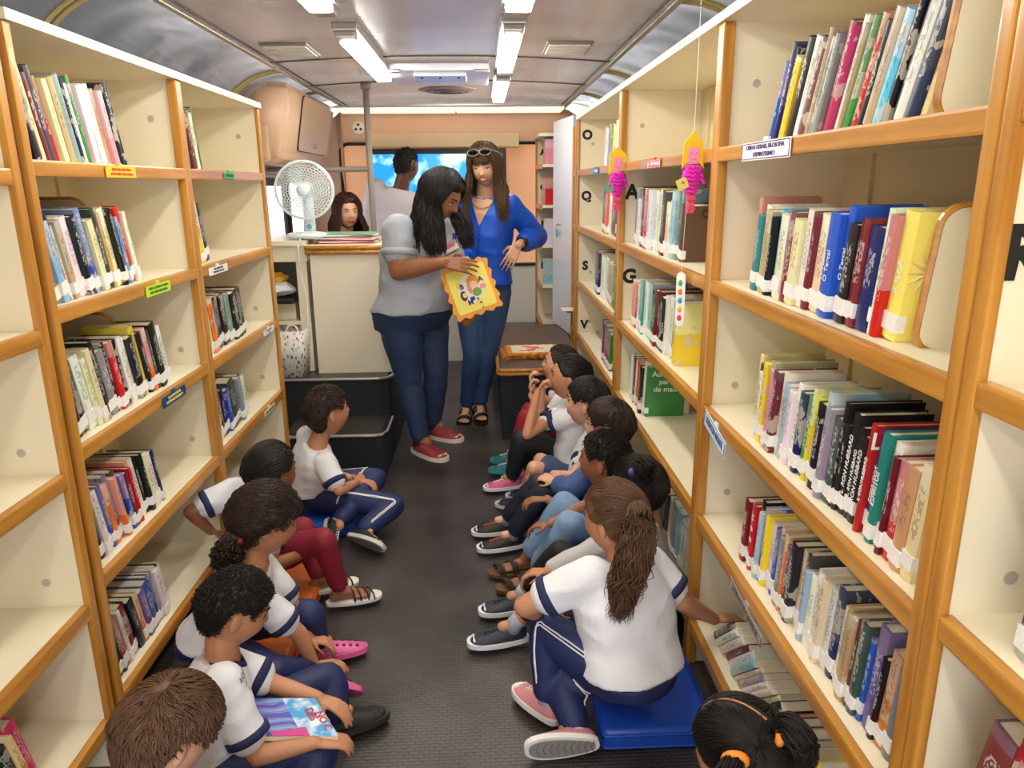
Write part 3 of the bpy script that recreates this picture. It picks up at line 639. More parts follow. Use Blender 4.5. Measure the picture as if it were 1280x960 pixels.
# pedestal desk fan
def fan():
    cx, y, cz = -.925, 4.05, 1.405
    t = thing('table_fan', 'white round table fan with wire guard standing on the white unit', 'fan', (cx, y, 1.15))
    P = mat('pale blue white plastic', (214, 226, 234), .3); WIRE = mat('white fan wire', (232, 238, 240), .3)
    bm = B()
    M = Matrix.Translation((cx, y, cz)) @ Matrix.Rotation(math.radians(8), 4, 'Z') @ Matrix.Rotation(PI/2, 4, 'X')
    def ringpts(r, z, n=56): return [M @ Vector((r*math.cos(2*PI*k/n), r*math.sin(2*PI*k/n), z)) for k in range(n)]
    R = .148
    for z in (-.012, .012): tube(bm, ringpts(R, z), .006, 6, closed=True)
    part('guard_rim', bm, WIRE, t, True)
    bm = B()
    for sgn in (1, -1):
        for i in range(9):
            r = .035+.105*i/8; tube(bm, ringpts(r, sgn*(.045*math.sqrt(max(0, 1-(r/R)**2))+.012), 40), .0013, 4, closed=True)
        for k in range(36):
            a = 2*PI*k/36; pts = []
            for i in range(7):
                r = .03+(R-.03)*i/6; b = a+.9*(i/6)*sgn; pts.append(M @ Vector((r*math.cos(b), r*math.sin(b), sgn*(.045*math.sqrt(max(0, 1-(r/R)**2))+.012))))
            tube(bm, pts, .0013, 4, cap=False)
    part('wire_guard', bm, WIRE, t)
    bm = B()
    for k in range(3):
        a0 = 2*PI*k/3; rows = []
        for i in range(7):
            r = .02+.11*i/6; w = .5*math.sin(PI*(.25+.65*i/6))
            rows.append([bm.verts.new(M @ Vector((r*math.cos(a0+(j/5-.5)*2*w), r*math.sin(a0+(j/5-.5)*2*w), (j/5-.5)*.03))) for j in range(6)])
        for i in range(6):
            for j in range(5): bm.faces.new((rows[i][j], rows[i][j+1], rows[i+1][j+1], rows[i+1][j]))
    bmesh.ops.solidify(bm, geom=bm.faces[:], thickness=.002)
    part('fan_blades', bm, mat('translucent fan blade', (206, 224, 226), .3, alpha=.45), t, True)
    bm = B(); tube(bm, [M @ Vector((0, 0, z)) for z in (.045, .058, .062)], [.03, .03, .022], 20); part('hub_badge', bm, P, t, True)
    bm = B(); tube(bm, [M @ Vector((0, 0, z)) for z in (-.12, -.11, -.06, -.01)], [.03, .045, .045, .03], 20); part('motor_housing', bm, P, t, True)
    bm = B(); tube(bm, [(cx, y+.06, 1.16), (cx, y+.06, 1.27), (cx, y+.07, 1.40)], [.035, .03, .024], 14); part('neck', bm, P, t, True)
    bm = B(); ellip(bm, (cx, y, 1.172), (.115, .09, .022), sub=3); part('base', bm, P, t, True)
    bm = B(); tube(bm, [(cx+.005, y+.024, 1.215), (cx+.005, y+.018, 1.215)], .014, 12); part('dial', bm, mat('fan dial', (120, 150, 170), .4), t)
    bm = B(); tube(bm, [(-.95, 3.98, 1.16), (-.955, 3.93, 1.12), (-.96, 3.95, 1.0), (-.93, 3.93, .86), (-.935, 3.93, .70)], .004, 6); part('power_cord', bm, WHITE, t)
fan()
# stack of folders and papers on the counter
sheets = [(196, 70, 80), (230, 226, 220), (150, 60, 70), (226, 190, 190), (228, 226, 222), (170, 80, 96), (226, 224, 220), (120, 170, 130)]
for i, c in enumerate(sheets):
    y0 = 4.12; a = math.radians([-4, 5, 2, -7, 3, -2, 6, -3][i]); M = Matrix.Translation((-.72+[0, .01, -.01, .015, 0, -.012, .008, 0][i], y0, 1.1275+i*.0065)) @ Matrix.Rotation(a, 4, 'Z')
    bm = B(); box(bm, -.16, .15, -.11, .11, 0, .0058, .002, M=M)
    solo('paper_folder', bm, mat('folder %d' % i, c, .5), '%s folder, %s from the bottom of the pile on the counter' % (['red', 'white', 'dark red', 'pale pink', 'white', 'wine coloured', 'white', 'green'][i], ORD[i] if i else 'lowest'), 'folder', (-.72, y0, 1.1275+i*.0065), 'folders piled on the counter')
# television on the front wall
t = thing('television', 'flat television showing a blue sky picture behind the standing people', 'television', (-.35, 5.7, 1.2))
YT = 5.75
part('bezel', box(B(), -.83, .20, YT, YT+.05, 1.20, 1.69, .006), BLACK, t)
def tvm():
    m = mat('lit television picture', (20, 120, 210), .2, emit=(24, 130, 220), es=1.1); nt = m.node_tree; b = nt.nodes['Principled BSDF']
    tc = nt.nodes.new('ShaderNodeTexCoord'); n_ = nt.nodes.new('ShaderNodeTexNoise'); n_.inputs['Scale'].default_value = 6; n_.inputs['Detail'].default_value = 6
    r = nt.nodes.new('ShaderNodeValToRGB'); r.color_ramp.elements[0].position = .45; r.color_ramp.elements[0].color = rgb(8, 110, 205); r.color_ramp.elements[1].position = .72; r.color_ramp.elements[1].color = rgb(200, 235, 250)
    nt.links.new(tc.outputs['Object'], n_.inputs['Vector']); nt.links.new(n_.outputs['Fac'], r.inputs[0]); nt.links.new(r.outputs[0], b.inputs['Emission Color']); nt.links.new(r.outputs[0], b.inputs['Base Color']); return m
part('screen', box(B(), -.80, .17, YT-.004, YT, 1.23, 1.65), tvm(), t)
bm = B(); box(bm, -.55, -.1, YT+.05, YF-.03, 1.35, 1.5); part('wall_bracket', bm, STEEL, t)
solo('wooden_pelmet', box(B(), -.85, .3, 5.82, 5.99, 1.70, 1.80, .01), mat('pale pelmet', (236, 206, 160), .5), 'pale wooden pelmet above the television', 'pelmet', (-.3, 5.9, 1.7))
# brochure frame beyond the left bookcase
t = thing('notice_frame', 'narrow orange wood notice frame on the wall above the white unit', 'frame', (-1.28, 4.28, 1.16))
bm = B(); box(bm, -1.305, -1.27, 4.16, 4.19, 1.16, 1.72, .004); box(bm, -1.305, -1.27, 4.31, 4.34, 1.16, 1.72, .004); box(bm, -1.305, -1.27, 4.19, 4.31, 1.69, 1.72, .004); part('frame', bm, WV, t)
part('notice_board', box(B(), -1.305, -1.285, 4.19, 4.31, 1.16, 1.69), mat('notice grey', (120, 112, 104), .5), t)
part('notice', box(B(), -1.284, -1.280, 4.21, 4.28, 1.50, 1.62), mat('lilac notice', (206, 200, 226), .5), t)
solo('red_strip', box(B(), -1.31, -1.22, 4.02, 4.34, 1.79, 1.83, .006), mat('red plastic strip', (176, 60, 36), .4), 'red strip under the curved grey cove behind the left bookcase', 'strip', (-1.27, 4.2, 1.79))
# bench on the right with orange booklets
t = thing('carpeted_bench', 'low charcoal carpeted bench with brown top and wooden edge', 'bench', (.4, 4.7, 0))
part('bench_body', box(B(), .10, .585, 4.02, 5.38, 0, .395), CARP, t)
part('bench_top', box(B(), .10, .585, 4.04, 5.40, .395, .412), BROWNV, t)
for z in (.392, .412): bm = B(); tube(bm, [(.085, 5.38, z), (.085, 4.03, z), (.10, 4.015, z), (.585, 4.015, z)], .012, 10); part('edge_moulding', bm, WH, t, True)
def wavy(w, h, amp, n=72, k=17, seed=0):
    o = []; rr = rrect(w, h, .02, 4); P_ = []
    for i in range(len(rr)):
        a, b = Vector(rr[i]), Vector(rr[(i+1) % len(rr)]); m_ = max(1, int((b-a).length/.008))
        for j in range(m_): P_.append(a+(b-a)*j/m_)
    for i, p in enumerate(P_):
        q = p.normalized(); o.append(tuple(p+q*amp*math.sin(i*.95+seed)))
    return o
OR = mat('orange felt trim', (236, 158, 60), .75); YE = mat('yellow felt page', (238, 222, 110), .7); PW = mat('printed pale panel', (236, 226, 206), .5); RP = mat('red orange print', (226, 96, 60), .5)
for i in range(4):
    cx, cy = (.28+.012*i, 4.42-.015*i) if i < 3 else (.46, 4.46); z = .4135+(i*.014 if i < 3 else 0); a = math.radians([4, -3, 2, -6][i])
    M = Matrix.Translation((cx, cy, z)) @ Matrix.Rotation(a, 4, 'Z')
    t = thing('felt_booklet', ['lowest orange felt booklet in the pile on the bench', 'middle orange felt booklet in the pile on the bench', 'topmost orange felt booklet with a white printed panel on the bench', 'yellow green felt booklet lying beside the pile on the bench'][i], 'booklet', (cx, cy, z), 'felt booklets on the bench')
    w, h = (.33, .25) if i < 3 else (.2, .22)
    bm = B(); prism(bm, wavy(w, h, .009, seed=i), M, .012 if i < 3 else .02); bmesh.ops.triangulate(bm, faces=[f for f in bm.faces if len(f.verts) > 4]); part('cover', bm, OR, t)
    zt = .0121 if i < 3 else .0201
    if i >= 2:
        bm = B(); prism(bm, rrect(w*.8, h*.78, .01), M @ Matrix.Translation((0, 0, zt)), .002); part('printed_panel', bm, PW if i == 2 else YE, t)
        bm = B()
        for k in range(7):
            random.seed(k+i); prism(bm, rrect(random.uniform(.04, .09), random.uniform(.01, .025), .004), M @ Matrix.Translation((random.uniform(-.05, .05), -.06+k*.02, zt+.0022)), .0008)
        part('print', bm, RP, t)
# mats on the floor
def floor_mat_obj(label, x0, x1, y0, y1, col, z=.06, rot=0, nm='floor_cushion'):
    cx, cy = (x0+x1)/2, (y0+y1)/2; bm = B(); box(bm, x0-cx, x1-cx, y0-cy, y1-cy, 0, z, .018, M=Matrix.Translation((cx, cy, .0)) @ Matrix.Rotation(math.radians(rot), 4, 'Z'))
    t = thing(nm, label, 'cushion', (cx, cy, 0)); M = Matrix.Translation((cx, cy, 0)) @ Matrix.Rotation(math.radians(rot), 4, 'Z')
    part('pad', bm, mat('vinyl %s' % (col,), col, .35, bump=.15, bump_scale=14), t, True)
    bm = B()
    for zz in (.012, z-.012): tube(bm, [M @ Vector((a, b, zz)) for a, b in rrect(x1-x0+.002, y1-y0+.002, .012)], .0035, 6, closed=True)
    part('piping', bm, mat('vinyl %s' % (col,), col, .35), t)
floor_mat_obj('blue vinyl floor cushion under the girl reaching to the shelf', .29, .585, 1.58, 2.35, (30, 78, 190))
floor_mat_obj('blue vinyl floor cushion under the boy near the steps', -.88, -.56, 2.85, 3.25, (34, 96, 200))
floor_mat_obj('orange vinyl floor cushion under the girl in maroon trousers', -.88, -.60, 2.25, 2.7, (226, 110, 40))
floor_mat_obj('orange vinyl floor cushion under the girl with pink clogs', -.88, -.60, 1.75, 2.15, (222, 106, 40))
floor_mat_obj('grey blue vinyl floor cushion below the middle right bay', .25, .585, 2.45, 3.75, (96, 110, 150), z=.05)
# hanging paper dolls
def doll(x, y, z, s, label, tall):
    t = thing('paper_doll', label, 'paper doll', (x, y, z), 'hanging paper dolls')
    PK = mat('hot pink tissue', (236, 40, 190), .7); FL = mat('pink card face', (246, 160, 196), .6); YH = mat('yellow card hair', (246, 206, 40), .6); CUR = mat('pink striped legs', (240, 90, 130), .6)
    M = basis((x, y, z), (1, .25, 0), (0, 0, 1))
    bm = B(); prism(bm, [(-.035*s, -.05*s), (-.03*s, .02*s), (0, .055*s if tall else .045*s), (.03*s, .02*s), (.035*s, -.05*s), (.02*s, -.03*s), (-.02*s, -.03*s)], M, .002); part('hair', bm, YH, t)
    bm = B(); prism(bm, rrect(.036*s, .045*s, .012*s), M @ Matrix.Translation((0, -.012*s, .003)), .002); part('face', bm, FL, t)
    bm = B()
    for k in (-1, 1): ellip(bm, M @ Vector((k*.008*s, -.006*s, .0055)), .0018*s+.0004, sub=1)
    tube(bm, [M @ Vector((k*.004*s, -.022*s-(.003*s if k == 0 else 0), .0055)) for k in (-2, -1, 0, 1, 2)], .0009, 4); part('face_drawing', bm, RP, t)
    bm = B()
    for k in range(7):
        zz = -.045-.011*k; r = .018+.006*math.sin(k*.8)
        tube(bm, [M @ Vector(((r+.003*math.sin(6*a))*s*math.cos(a), (zz+.003*math.sin(9*a))*s, (r*.6)*s*math.sin(a))) for a in [2*PI*j/20 for j in range(20)]], .0055*s, 5, closed=True)
    for sg in (-1, 1): tube(bm, [M @ Vector((sg*(.016+.02*i/6)*s, (-.045-.045*i/6)*s, .006+.004*math.sin(i*2.5))) for i in range(7)], .006*s, 5)
    part('dress', bm, PK, t)
    bm = B()
    for sg in (-.35, .35):
        tube(bm, [M @ Vector(((sg*.02+.006*math.cos(a*1.9))*s, (-.115-.0022*a)*s, .005*math.sin(a*1.9)*s)) for a in range(26)], .0035*s, 5)
    part('curled_legs', bm, CUR, t)
    bm = B(); prism(bm, rrect(.034*s, .03*s, .002), M @ Matrix.Translation((-.035*s, -.09*s, .008)) @ Matrix.Rotation(.4, 4, 'Z'), .003); part('paper_book', bm, mat('pale yellow card', (236, 226, 120), .6) if tall else mat('green card', (110, 170, 140), .6), t)
    bm = B(); tube(bm, [M @ Vector((0, .05*s, 0)), (x, y, 1.995 if tall else 1.82)], .0006, 4); part('string', bm, WHITE, t)
doll(.575, 3.17, 1.515, 1.2, 'hanging paper doll with pink dress and flat yellow hair, left one by the letter O', False)
doll(.575, 2.05, 1.505, .95, 'hanging paper doll with pink dress and pointed yellow hair beside the red sign', True)
t = thing('bookmark', 'long white bookmark with coloured figures hanging in front of the letter G shelf', 'bookmark', (.585, 2.14, 1.1))
M = basis((.585, 2.14, 1.09), (.8, -.6, 0), (-.05, 0, 1)); bm = B(); prism(bm, rrect(.028, .16, .013), M, .0015); part('card', bm, WHITE, t)
for k, c in enumerate(((230, 70, 80), (240, 200, 50), (80, 160, 220), (230, 130, 60), (90, 180, 100))):
    bm = B(); ellip(bm, M @ Vector((0, -.055+k*.026, .002)), (.008, .004, .009), sub=2); part('figure', bm, mat('bm %s' % (c,), c, .6), t)
bm = B(); tube(bm, [M @ Vector((0, .08, 0)), (.585, 2.12, 1.46)], .0006, 4); part('string', bm, WHITE, t)
# ---------------- people ----------------
V = Vector
def azp(px, py, z):
    d = RW @ np.array([px-640, -(py-480), -919.]); t = (z-CAMZ)/d[2]; return V((d[0]*t, d[1]*t, z))
def rcone(bm, a, b, ra, rb, n=14):
    a, b = V(a), V(b)
    if (b-a).length < 1e-5: return
    tube(bm, [a, b], [ra, rb], n); ellip(bm, a, ra*.999, sub=2); ellip(bm, b, rb*.999, sub=2)
def chain(bm, pts, rs, n=14):
    for i in range(len(pts)-1): rcone(bm, pts[i], pts[i+1], rs[i], rs[i+1], n)
def limb(bm, a, b, c, ra, rb, rc, bulge=.06, n=14):
    """two segment limb with rounded muscle bellies"""
    a, b, c = V(a), V(b), V(c)
    m1 = a.lerp(b, .35); m2 = b.lerp(c, .3)
    chain(bm, [a, m1, b, m2, c], [ra, (ra*.7+rb*.3)*(1+bulge), rb, (rb*.75+rc*.25)*(1+bulge), rc], n)
def ik(a, c, l1, l2, pole):
    a, c = V(a), V(c); d = c-a; L = d.length
    if L >= (l1+l2)*.999: return a+d*(l1/(l1+l2))
    d.normalize(); p = V(pole); p = (p-d*p.dot(d)).normalized()
    x = (l1*l1-l2*l2+L*L)/(2*L); h = math.sqrt(max(0, l1*l1-x*x)); return a+d*x+p*h
def loft(bm, rings, n=28, power=2.3):
    """rings: (centre, side vector, front vector, half width, half depth front, half depth back)"""
    rs = []
    for c, s, f, w, df, db in rings:
        r = []
        for k in range(n):
            a = 2*PI*k/n; ca, sa = math.cos(a), math.sin(a)
            x = math.copysign(abs(ca)**(2/power), ca)*w; y = math.copysign(abs(sa)**(2/power), sa)*(df if sa > 0 else db)
            r.append(bm.verts.new(c+s*x+f*y))
        rs.append(r)
    for i in range(len(rs)-1):
        for k in range(n): bm.faces.new((rs[i][k], rs[i][(k+1) % n], rs[i+1][(k+1) % n], rs[i+1][k]))
    bm.faces.new(rs[0][::-1]); bm.faces.new(rs[-1])
def g(x, s): return math.exp(-(x/s)**2)
def face_surf(d, child=False, fat=1.0):
    a, b, c = (.076, .092, .112); x, y, z = d.x*a, d.y*b, d.z*c
    if child: c *= 1; x *= 1.05; y *= 1.03
    if d.z < 0:
        t = -d.z
        x *= 1-(.20 if child else .24)*t**2/fat; y *= (1-.04*t**2) if d.y > 0 else (1-.42*t)
    elif d.y < 0: y *= 1.06
    if d.y > .1:
        f = min(1, (d.y-.1)/.35); ax = abs(x); k = 0
        if -.034 < z < .024: pn = (.024-z)/.048 if z > -.024 else (z+.034)/.010
        else: pn = 0
        k += (.018 if child else .023)*max(0, pn)**1.2*g(x, .0095+.003*max(0, pn))
        k -= .008*g(ax-.030, .013)*g(z-.006, .010)
        k += .004*g(z-.026, .008)*g(x, .045)
        k += (.006 if child else .004)*g(ax-.038, .018)*g(z+.028, .02)
        k += .006*g(x, .020)*g(z+.055, .007); k -= .004*g(x, .022)*g(z+.044, .004)*0.6
        k += .008*g(x, .018)*g(z+.090, .014)
        k -= .003*g(x, .03)*g(z+.072, .007)
        y += k*f
    return V((x, y, z))
EAR = [False]
HLT = [(0, .066), (35, .062), (55, .045), (72, .02), (95, .016), (108, -.022), (140, -.055), (180, -.06)]
def fy(x, z, child, fat=1.0):
    d = V((x/.076, .8, z/.112)).normalized()
    for _ in range(14):
        p = face_surf(d, child, fat); d = V((d.x+(x-p.x)/.08, d.y, d.z+(z-p.z)/.112)); h = math.sqrt(max(.01, 1-d.x*d.x-d.z*d.z)); d = V((d.x, h, d.z)).normalized()
    return face_surf(d, child, fat).y
def hairline(d, ear=False):
    az = math.degrees(math.atan2(abs(d.x), d.y))
    if EAR[0] and 74 < az < 116: return .034-.055*max(0, (az-102)/14)
    for (a0, h0), (a1, h1) in zip(HLT, HLT[1:]):
        if az <= a1: return h0+(h1-h0)*(az-a0)/(a1-a0)
    return HLT[-1][1]
def strand_mesh(lines):
    """lines: list of (points, widths): three sided tapered strands as one mesh"""
    vs, fs = [], []
    for pts, ws in lines:
        base = len(vs); n = len(pts); P = pts
        for i in range(n):
            d = (P[min(i+1, n-1)]-P[max(i-1, 0)])
            if d.length < 1e-8: d = V((0, 0, 1))
            d.normalize(); u = d.cross(V((.3, .5, .81))); u.normalize(); w = d.cross(u)
            for k in range(3):
                a = 2*PI*k/3; vs.append(P[i]+(u*math.cos(a)+w*math.sin(a))*ws[i])
        for i in range(n-1):
            for k in range(3):
                a, b = base+i*3+k, base+i*3+(k+1) % 3; fs.append((a, b, b+3, a+3))
    me = bpy.data.meshes.new('strands'); me.from_pydata([tuple(v) for v in vs], [], fs); return me
def slerp(a, b, t):
    o = math.acos(max(-1, min(1, a.dot(b))))
    if o < 1e-4: return a.copy()
    return (a*math.sin((1-t)*o)+b*math.sin(t*o))/math.sin(o)
def hair_mat(name, c1, c2):
    m = mat(name, c1, .5, spec=.35); nt = m.node_tree; b = nt.nodes['Principled BSDF']
    tc = nt.nodes.new('ShaderNodeTexCoord'); n_ = nt.nodes.new('ShaderNodeTexNoise'); n_.inputs['Scale'].default_value = 60; n_.inputs['Detail'].default_value = 4
    mx = nt.nodes.new('ShaderNodeMix'); mx.data_type = 'RGBA'; mx.inputs[6].default_value = rgb(*c1); mx.inputs[7].default_value = rgb(*c2)
    nt.links.new(tc.outputs['Object'], n_.inputs['Vector']); nt.links.new(n_.outputs['Fac'], mx.inputs[0]); nt.links.new(mx.outputs[2], b.inputs['Base Color']); return m
H_BLACK = hair_mat('black hair', (16, 13, 13), (40, 32, 30)); H_DBROWN = hair_mat('dark brown hair', (34, 23, 18), (66, 46, 36)); H_BROWN = hair_mat('brown hair', (66, 44, 32), (120, 86, 62))
H_RED = hair_mat('dark auburn hair', (44, 18, 16), (84, 40, 34)); H_LONG = hair_mat('brown hair with blond ends', (42, 27, 20), (104, 72, 46))
EYEW = mat('eye white', (206, 198, 190), .35); IRIS = mat('dark iris', (34, 20, 14), .15); LIP = mat('lips', (158, 70, 66), .4); LIPR = mat('red lips', (176, 40, 48), .35)
BROW = mat('eyebrow hair', (34, 24, 20), .7)
def skin_mat(name, c):
    return mat(name, c, .45, spec=.4, noise_amt=.06, noise_scale=14)
S_LIGHT = skin_mat('light skin', (216, 164, 136)); S_TAN = skin_mat('tan skin', (196, 138, 104)); S_BROWN = skin_mat('brown skin', (150, 98, 70)); S_DARK = skin_mat('dark brown skin', (112, 72, 54))
TEE = mat('white cotton tee', (232, 232, 240), .75, bump=.25, bump_scale=30); NAVY = mat('navy cotton', (34, 42, 84), .75, bump=.2, bump_scale=40); NAVYT = mat('navy track fabric', (30, 42, 92), .6, bump=.25, bump_scale=26)
def build_head(bm, HM, child, sub=5, fat=1.0):
    r = bmesh.ops.create_icosphere(bm, subdivisions=sub, radius=1)
    for v in r['verts']: v.co = HM @ face_surf(v.co.normalized(), child, fat)
    for s in (-1, 1):
        R = Matrix.Rotation(s*.25, 3, 'Z')
        S = HM.to_3x3()
        ellip(bm, HM @ V((s*.083, -.008, -.003)), (1, 1, 1), M=S @ R @ Matrix.Diagonal((.009, .017, .029)), sub=2)
def head_matrix(c, fwd, up, s):
    f = V(fwd).normalized(); u = V(up); r = f.cross(u).normalized(); u = r.cross(f)
    return Matrix(((r.x*s, f.x*s, u.x*s, c[0]), (r.y*s, f.y*s, u.y*s, c[1]), (r.z*s, f.z*s, u.z*s, c[2]), (0, 0, 0, 1)))
def hand(bm, wrist, d, n, s, curl=.5, thumb=1, spread=.05, rad=1.0):
    """d: wrist to knuckles, n: palm normal (towards the palm), thumb: +1/-1 side"""
    d = V(d).normalized(); n = V(n); n = (n-d*n.dot(d)).normalized(); sd = d.cross(n)*thumb
    w = V(wrist); fr = .0078*s*rad
    for k in range(4):
        u = (k-1.5); kn = w+d*.088*s*(1-.03*abs(k-1))+sd*(-u*.0195*s); b0 = w+d*.012*s+sd*(-u*.011*s)
        rcone(bm, b0, kn, .0115*s, .0100*s, 8)
        L = [.042, .048, .045, .035][k]*s; a = 0; p = kn; dd = (d+sd*(-u*spread)).normalized(); ax = dd.cross(n).normalized()
        for j, ll in enumerate((1., .62, .52)):
            a += curl*(.75, 1.0, .7)[j]
            e = Matrix.Rotation(-a if False else a, 3, ax) @ dd
            if e.dot(n) < 0 and curl > 0: e = Matrix.Rotation(-a, 3, ax) @ dd
            q = p+e*L*ll; rcone(bm, p, q, fr*(1-.06*j), fr*(.94-.08*j), 8); p = q
    t0 = w+d*.022*s+sd*.018*s; t1 = t0+(d*.55+sd*.75+n*.35).normalized()*.036*s; t2 = t1+(d*.85+sd*.3+n*.4).normalized()*.028*s; t3 = t2+(d*.95+sd*.05+n*.5).normalized()*.022*s
    rcone(bm, t0, t1, .012*s, .0098*s, 8); rcone(bm, t1, t2, .0098*s, .0088*s, 8); rcone(bm, t2, t3, .0088*s, .0075*s, 8)
def foot_frame(ank, toe, up):
    f = V(toe).normalized(); u = V(up); u = (u-f*u.dot(f)).normalized(); r = f.cross(u)
    return f, u, r
def sole_outline(L, w, n=24, grow=0):
    o = []
    for k in range(n):
        t = 2*PI*k/n; x = math.cos(t)*(L/2+grow)
        u = (x/L+.5); ww = w*(.40+.16*min(1, max(0, u*1.6-.3))) + grow
        y = math.copysign(abs(math.sin(t))**.7, math.sin(t))*ww; o.append((x+L*.5-L*.26, y))
    return o
def shoe(t, ank, toe, up, L, kind, c1, c2=(236, 236, 236), c3=(236, 236, 236), sz=1, nm='sneaker', sole_label=None):
    """ank is the ankle joint centre; shoe built under it"""
    f, u, r = foot_frame(ank, toe, up); hgt = .075*sz; o = V(ank)-u*hgt
    M = Matrix(((f.x, r.x, u.x, o.x), (f.y, r.y, u.y, o.y), (f.z, r.z, u.z, o.z), (0, 0, 0, 1))); w = L*.36
    m1 = mat('shoe %s' % (c1,), c1, .55, bump=.3, bump_scale=120); m2 = mat('rubber %s' % (c2,), c2, .5); m3 = mat('lace %s' % (c3,), c3, .6)
    root = None
    if kind in ('sneaker', 'clog'):
        bm = B(); n_ = 14; secs = []
        for i in range(n_):
            uu = i/(n_-1); x = -L*.26+L*(.01+.98*uu)
            ww = w*(.40+.16*min(1, max(0, uu*1.6-.3)))*math.sqrt(max(.02, 1-abs(2*uu-1)**3.2))
            if uu < .38: hh = hgt*(.92+.15*math.sin(uu*4))
            else: hh = hgt*(1.02-.62*((uu-.38)/.62)**.8)
            if uu > .9: hh *= math.sqrt(max(.05, 1-((uu-.9)/.115)**2))
            if uu < .05: hh *= .85
            secs.append([bm.verts.new(M @ V((x, ww*math.copysign(abs(math.cos(a))**.8, math.cos(a)), .012*sz+max(0, hh-.012*sz)*math.sin(a)**.75))) for a in [PI*k/12 for k in range(13)]])
        for i in range(n_-1):
            for k in range(12): bm.faces.new((secs[i][k], secs[i][k+1], secs[i+1][k+1], secs[i+1][k]))
            bm.faces.new((secs[i][12], secs[i][0], secs[i+1][0], secs[i+1][12]))
        bm.faces.new(secs[0][::-1]); bm.faces.new(secs[-1])
        root = part(nm, bm, m1, t, True)
        bm = B(); prism(bm, sole_outline(L, w, 30, .004), M, .022*sz); bmesh.ops.triangulate(bm, faces=[q for q in bm.faces if len(q.verts) > 4]); part('sole', bm, m2, root)
        if kind == 'sneaker':
            bm = B()
            for i in range(5):
                uu = .42+.07*i; x = -L*.26+L*uu; hh = hgt*(1.02-.62*((uu-.38)/.62)**.8)+.003; ww = w*.2
                tube(bm, [M @ V((x+(.006 if j % 2 else -.004), ww*(j-2)/2, hh-.004*abs(j-2))) for j in range(5)], .0024*sz, 5)
            part('laces', bm, m3, root)
            bm = B()
            tube(bm, [M @ V((-L*.26+L*.9, ww2, .03*sz)) for ww2 in (-w*.3, -w*.1, w*.1, w*.3)], .006*sz, 6); part('toe_cap', bm, m2, root)
            bm = B(); prism(bm, [(a_*.93+L*.017, b_*.86) for a_, b_ in sole_outline(L, w, 30)], M @ Matrix.Translation((0, 0, -.0025)), .003); bmesh.ops.triangulate(bm, faces=[q for q in bm.faces if len(q.verts) > 4])
            part('outsole', bm, mat('outsole %s' % (c2,), tuple(int(v*.60) for v in c2), .8), root)
            bm = B()
            for k in range(9):
                x = -L*.2+L*.095*k
                tube(bm, [M @ V((x, -w*.30, -.0022)), M @ V((x+.008, 0, -.0022)), M @ V((x, w*.30, -.0022))], .0013, 4)
            part('tread', bm, mat('tread %s' % (c2,), tuple(int(v*.42) for v in c2), .8), root)
        else:
            bm = B()
            for s in (-1, 1):
                for k in range(4):
                    uu = .55+.1*k; ellip(bm, M @ V((-L*.26+L*uu, s*w*.25, hgt*(.86-.5*((uu-.38)/.62)))), .008*sz, sub=2)
            part('vent_hole', bm, mat('clog hole', (90, 30, 60), .6), root)
            bm = B()
            for k in range(8):
                for j in range(4): ellip(bm, M @ V((-L*.2+L*.1*k, -w*.3+w*.2*j, -.0005)), (.006, .006, .003), sub=1)
            part('tread', bm, mat('clog tread', (196, 80, 130), .6), root)
            bm = B(); tube(bm, [M @ V((-L*.26+L*.40-(L*.42)*math.sin(PI*k/8), w*.52*math.cos(PI*k/8), hgt*.75)) for k in range(9)], .006*sz, 6); part('heel_strap', bm, m1, root)
    else:   # sandal
        bm = B(); prism(bm, sole_outline(L, w, 30, .002), M, .016*sz); bmesh.ops.triangulate(bm, faces=[q for q in bm.faces if len(q.verts) > 4])
        root = part(nm, bm, m2, t)
        bm = B()
        arcs = ((.52, .012), (.78, .010)) if kind == 'sandal' else ((.45, .004), (.56, .004), (.70, .004), (.8, .004)) if kind == 'strappy' else ((.70, .016), (.3, .008))
        for uu, rr_ in arcs:
            x = -L*.26+L*uu; hh = .062*sz*(1.0-.62*max(0, (uu-.38)/.62))
            for off in ((-.5, .5, 0) if rr_ > .006 else (0,)):
                tube(bm, [M @ V((x+off*rr_*1.6+.01*math.cos(a), (w*.47)*math.cos(a), .012*sz+hh*math.sin(a)**.8)) for a in [PI*k/12 for k in range(13)]], .0042 if rr_ > .006 else .003, 6)
        part('strap', bm, m1, root)
    return root
def bare_foot(bm, ank, toe, up, L, sz=1):
    f, u, r = foot_frame(ank, toe, up); a = V(ank); o = a-u*.075*sz+u*.016*sz
    rcone(bm, a, o-f*L*.12+u*.022*sz, .024*sz, .024*sz); rcone(bm, a-u*.01, o+f*L*.42+u*.018*sz, .026*sz, .019*sz)
    rcone(bm, o-f*L*.12+u*.018*sz, o+f*L*.42+u*.014*sz, .020*sz, .016*sz)
    for k in range(5):
        s = (k-2)*.0125*sz; b = o+f*L*.42+r*s*1.2+u*.013*sz; rcone(bm, o+f*L*.25+r*s+u*.016*sz, b, .012*sz, .010*sz, 8); rcone(bm, b, b+f*(.036-.006*abs(k-1.5))*sz, .0095*sz, .0075*sz, 8)
def snap(pts, me, off):
    bvh = BVHTree.FromPolygons([v.co for v in me.vertices], [p.vertices for p in me.polygons]); out = []
    for p in pts:
        h = bvh.find_nearest(p)
        out.append(h[0]+h[1]*off if h[0] is not None else p)
    return out
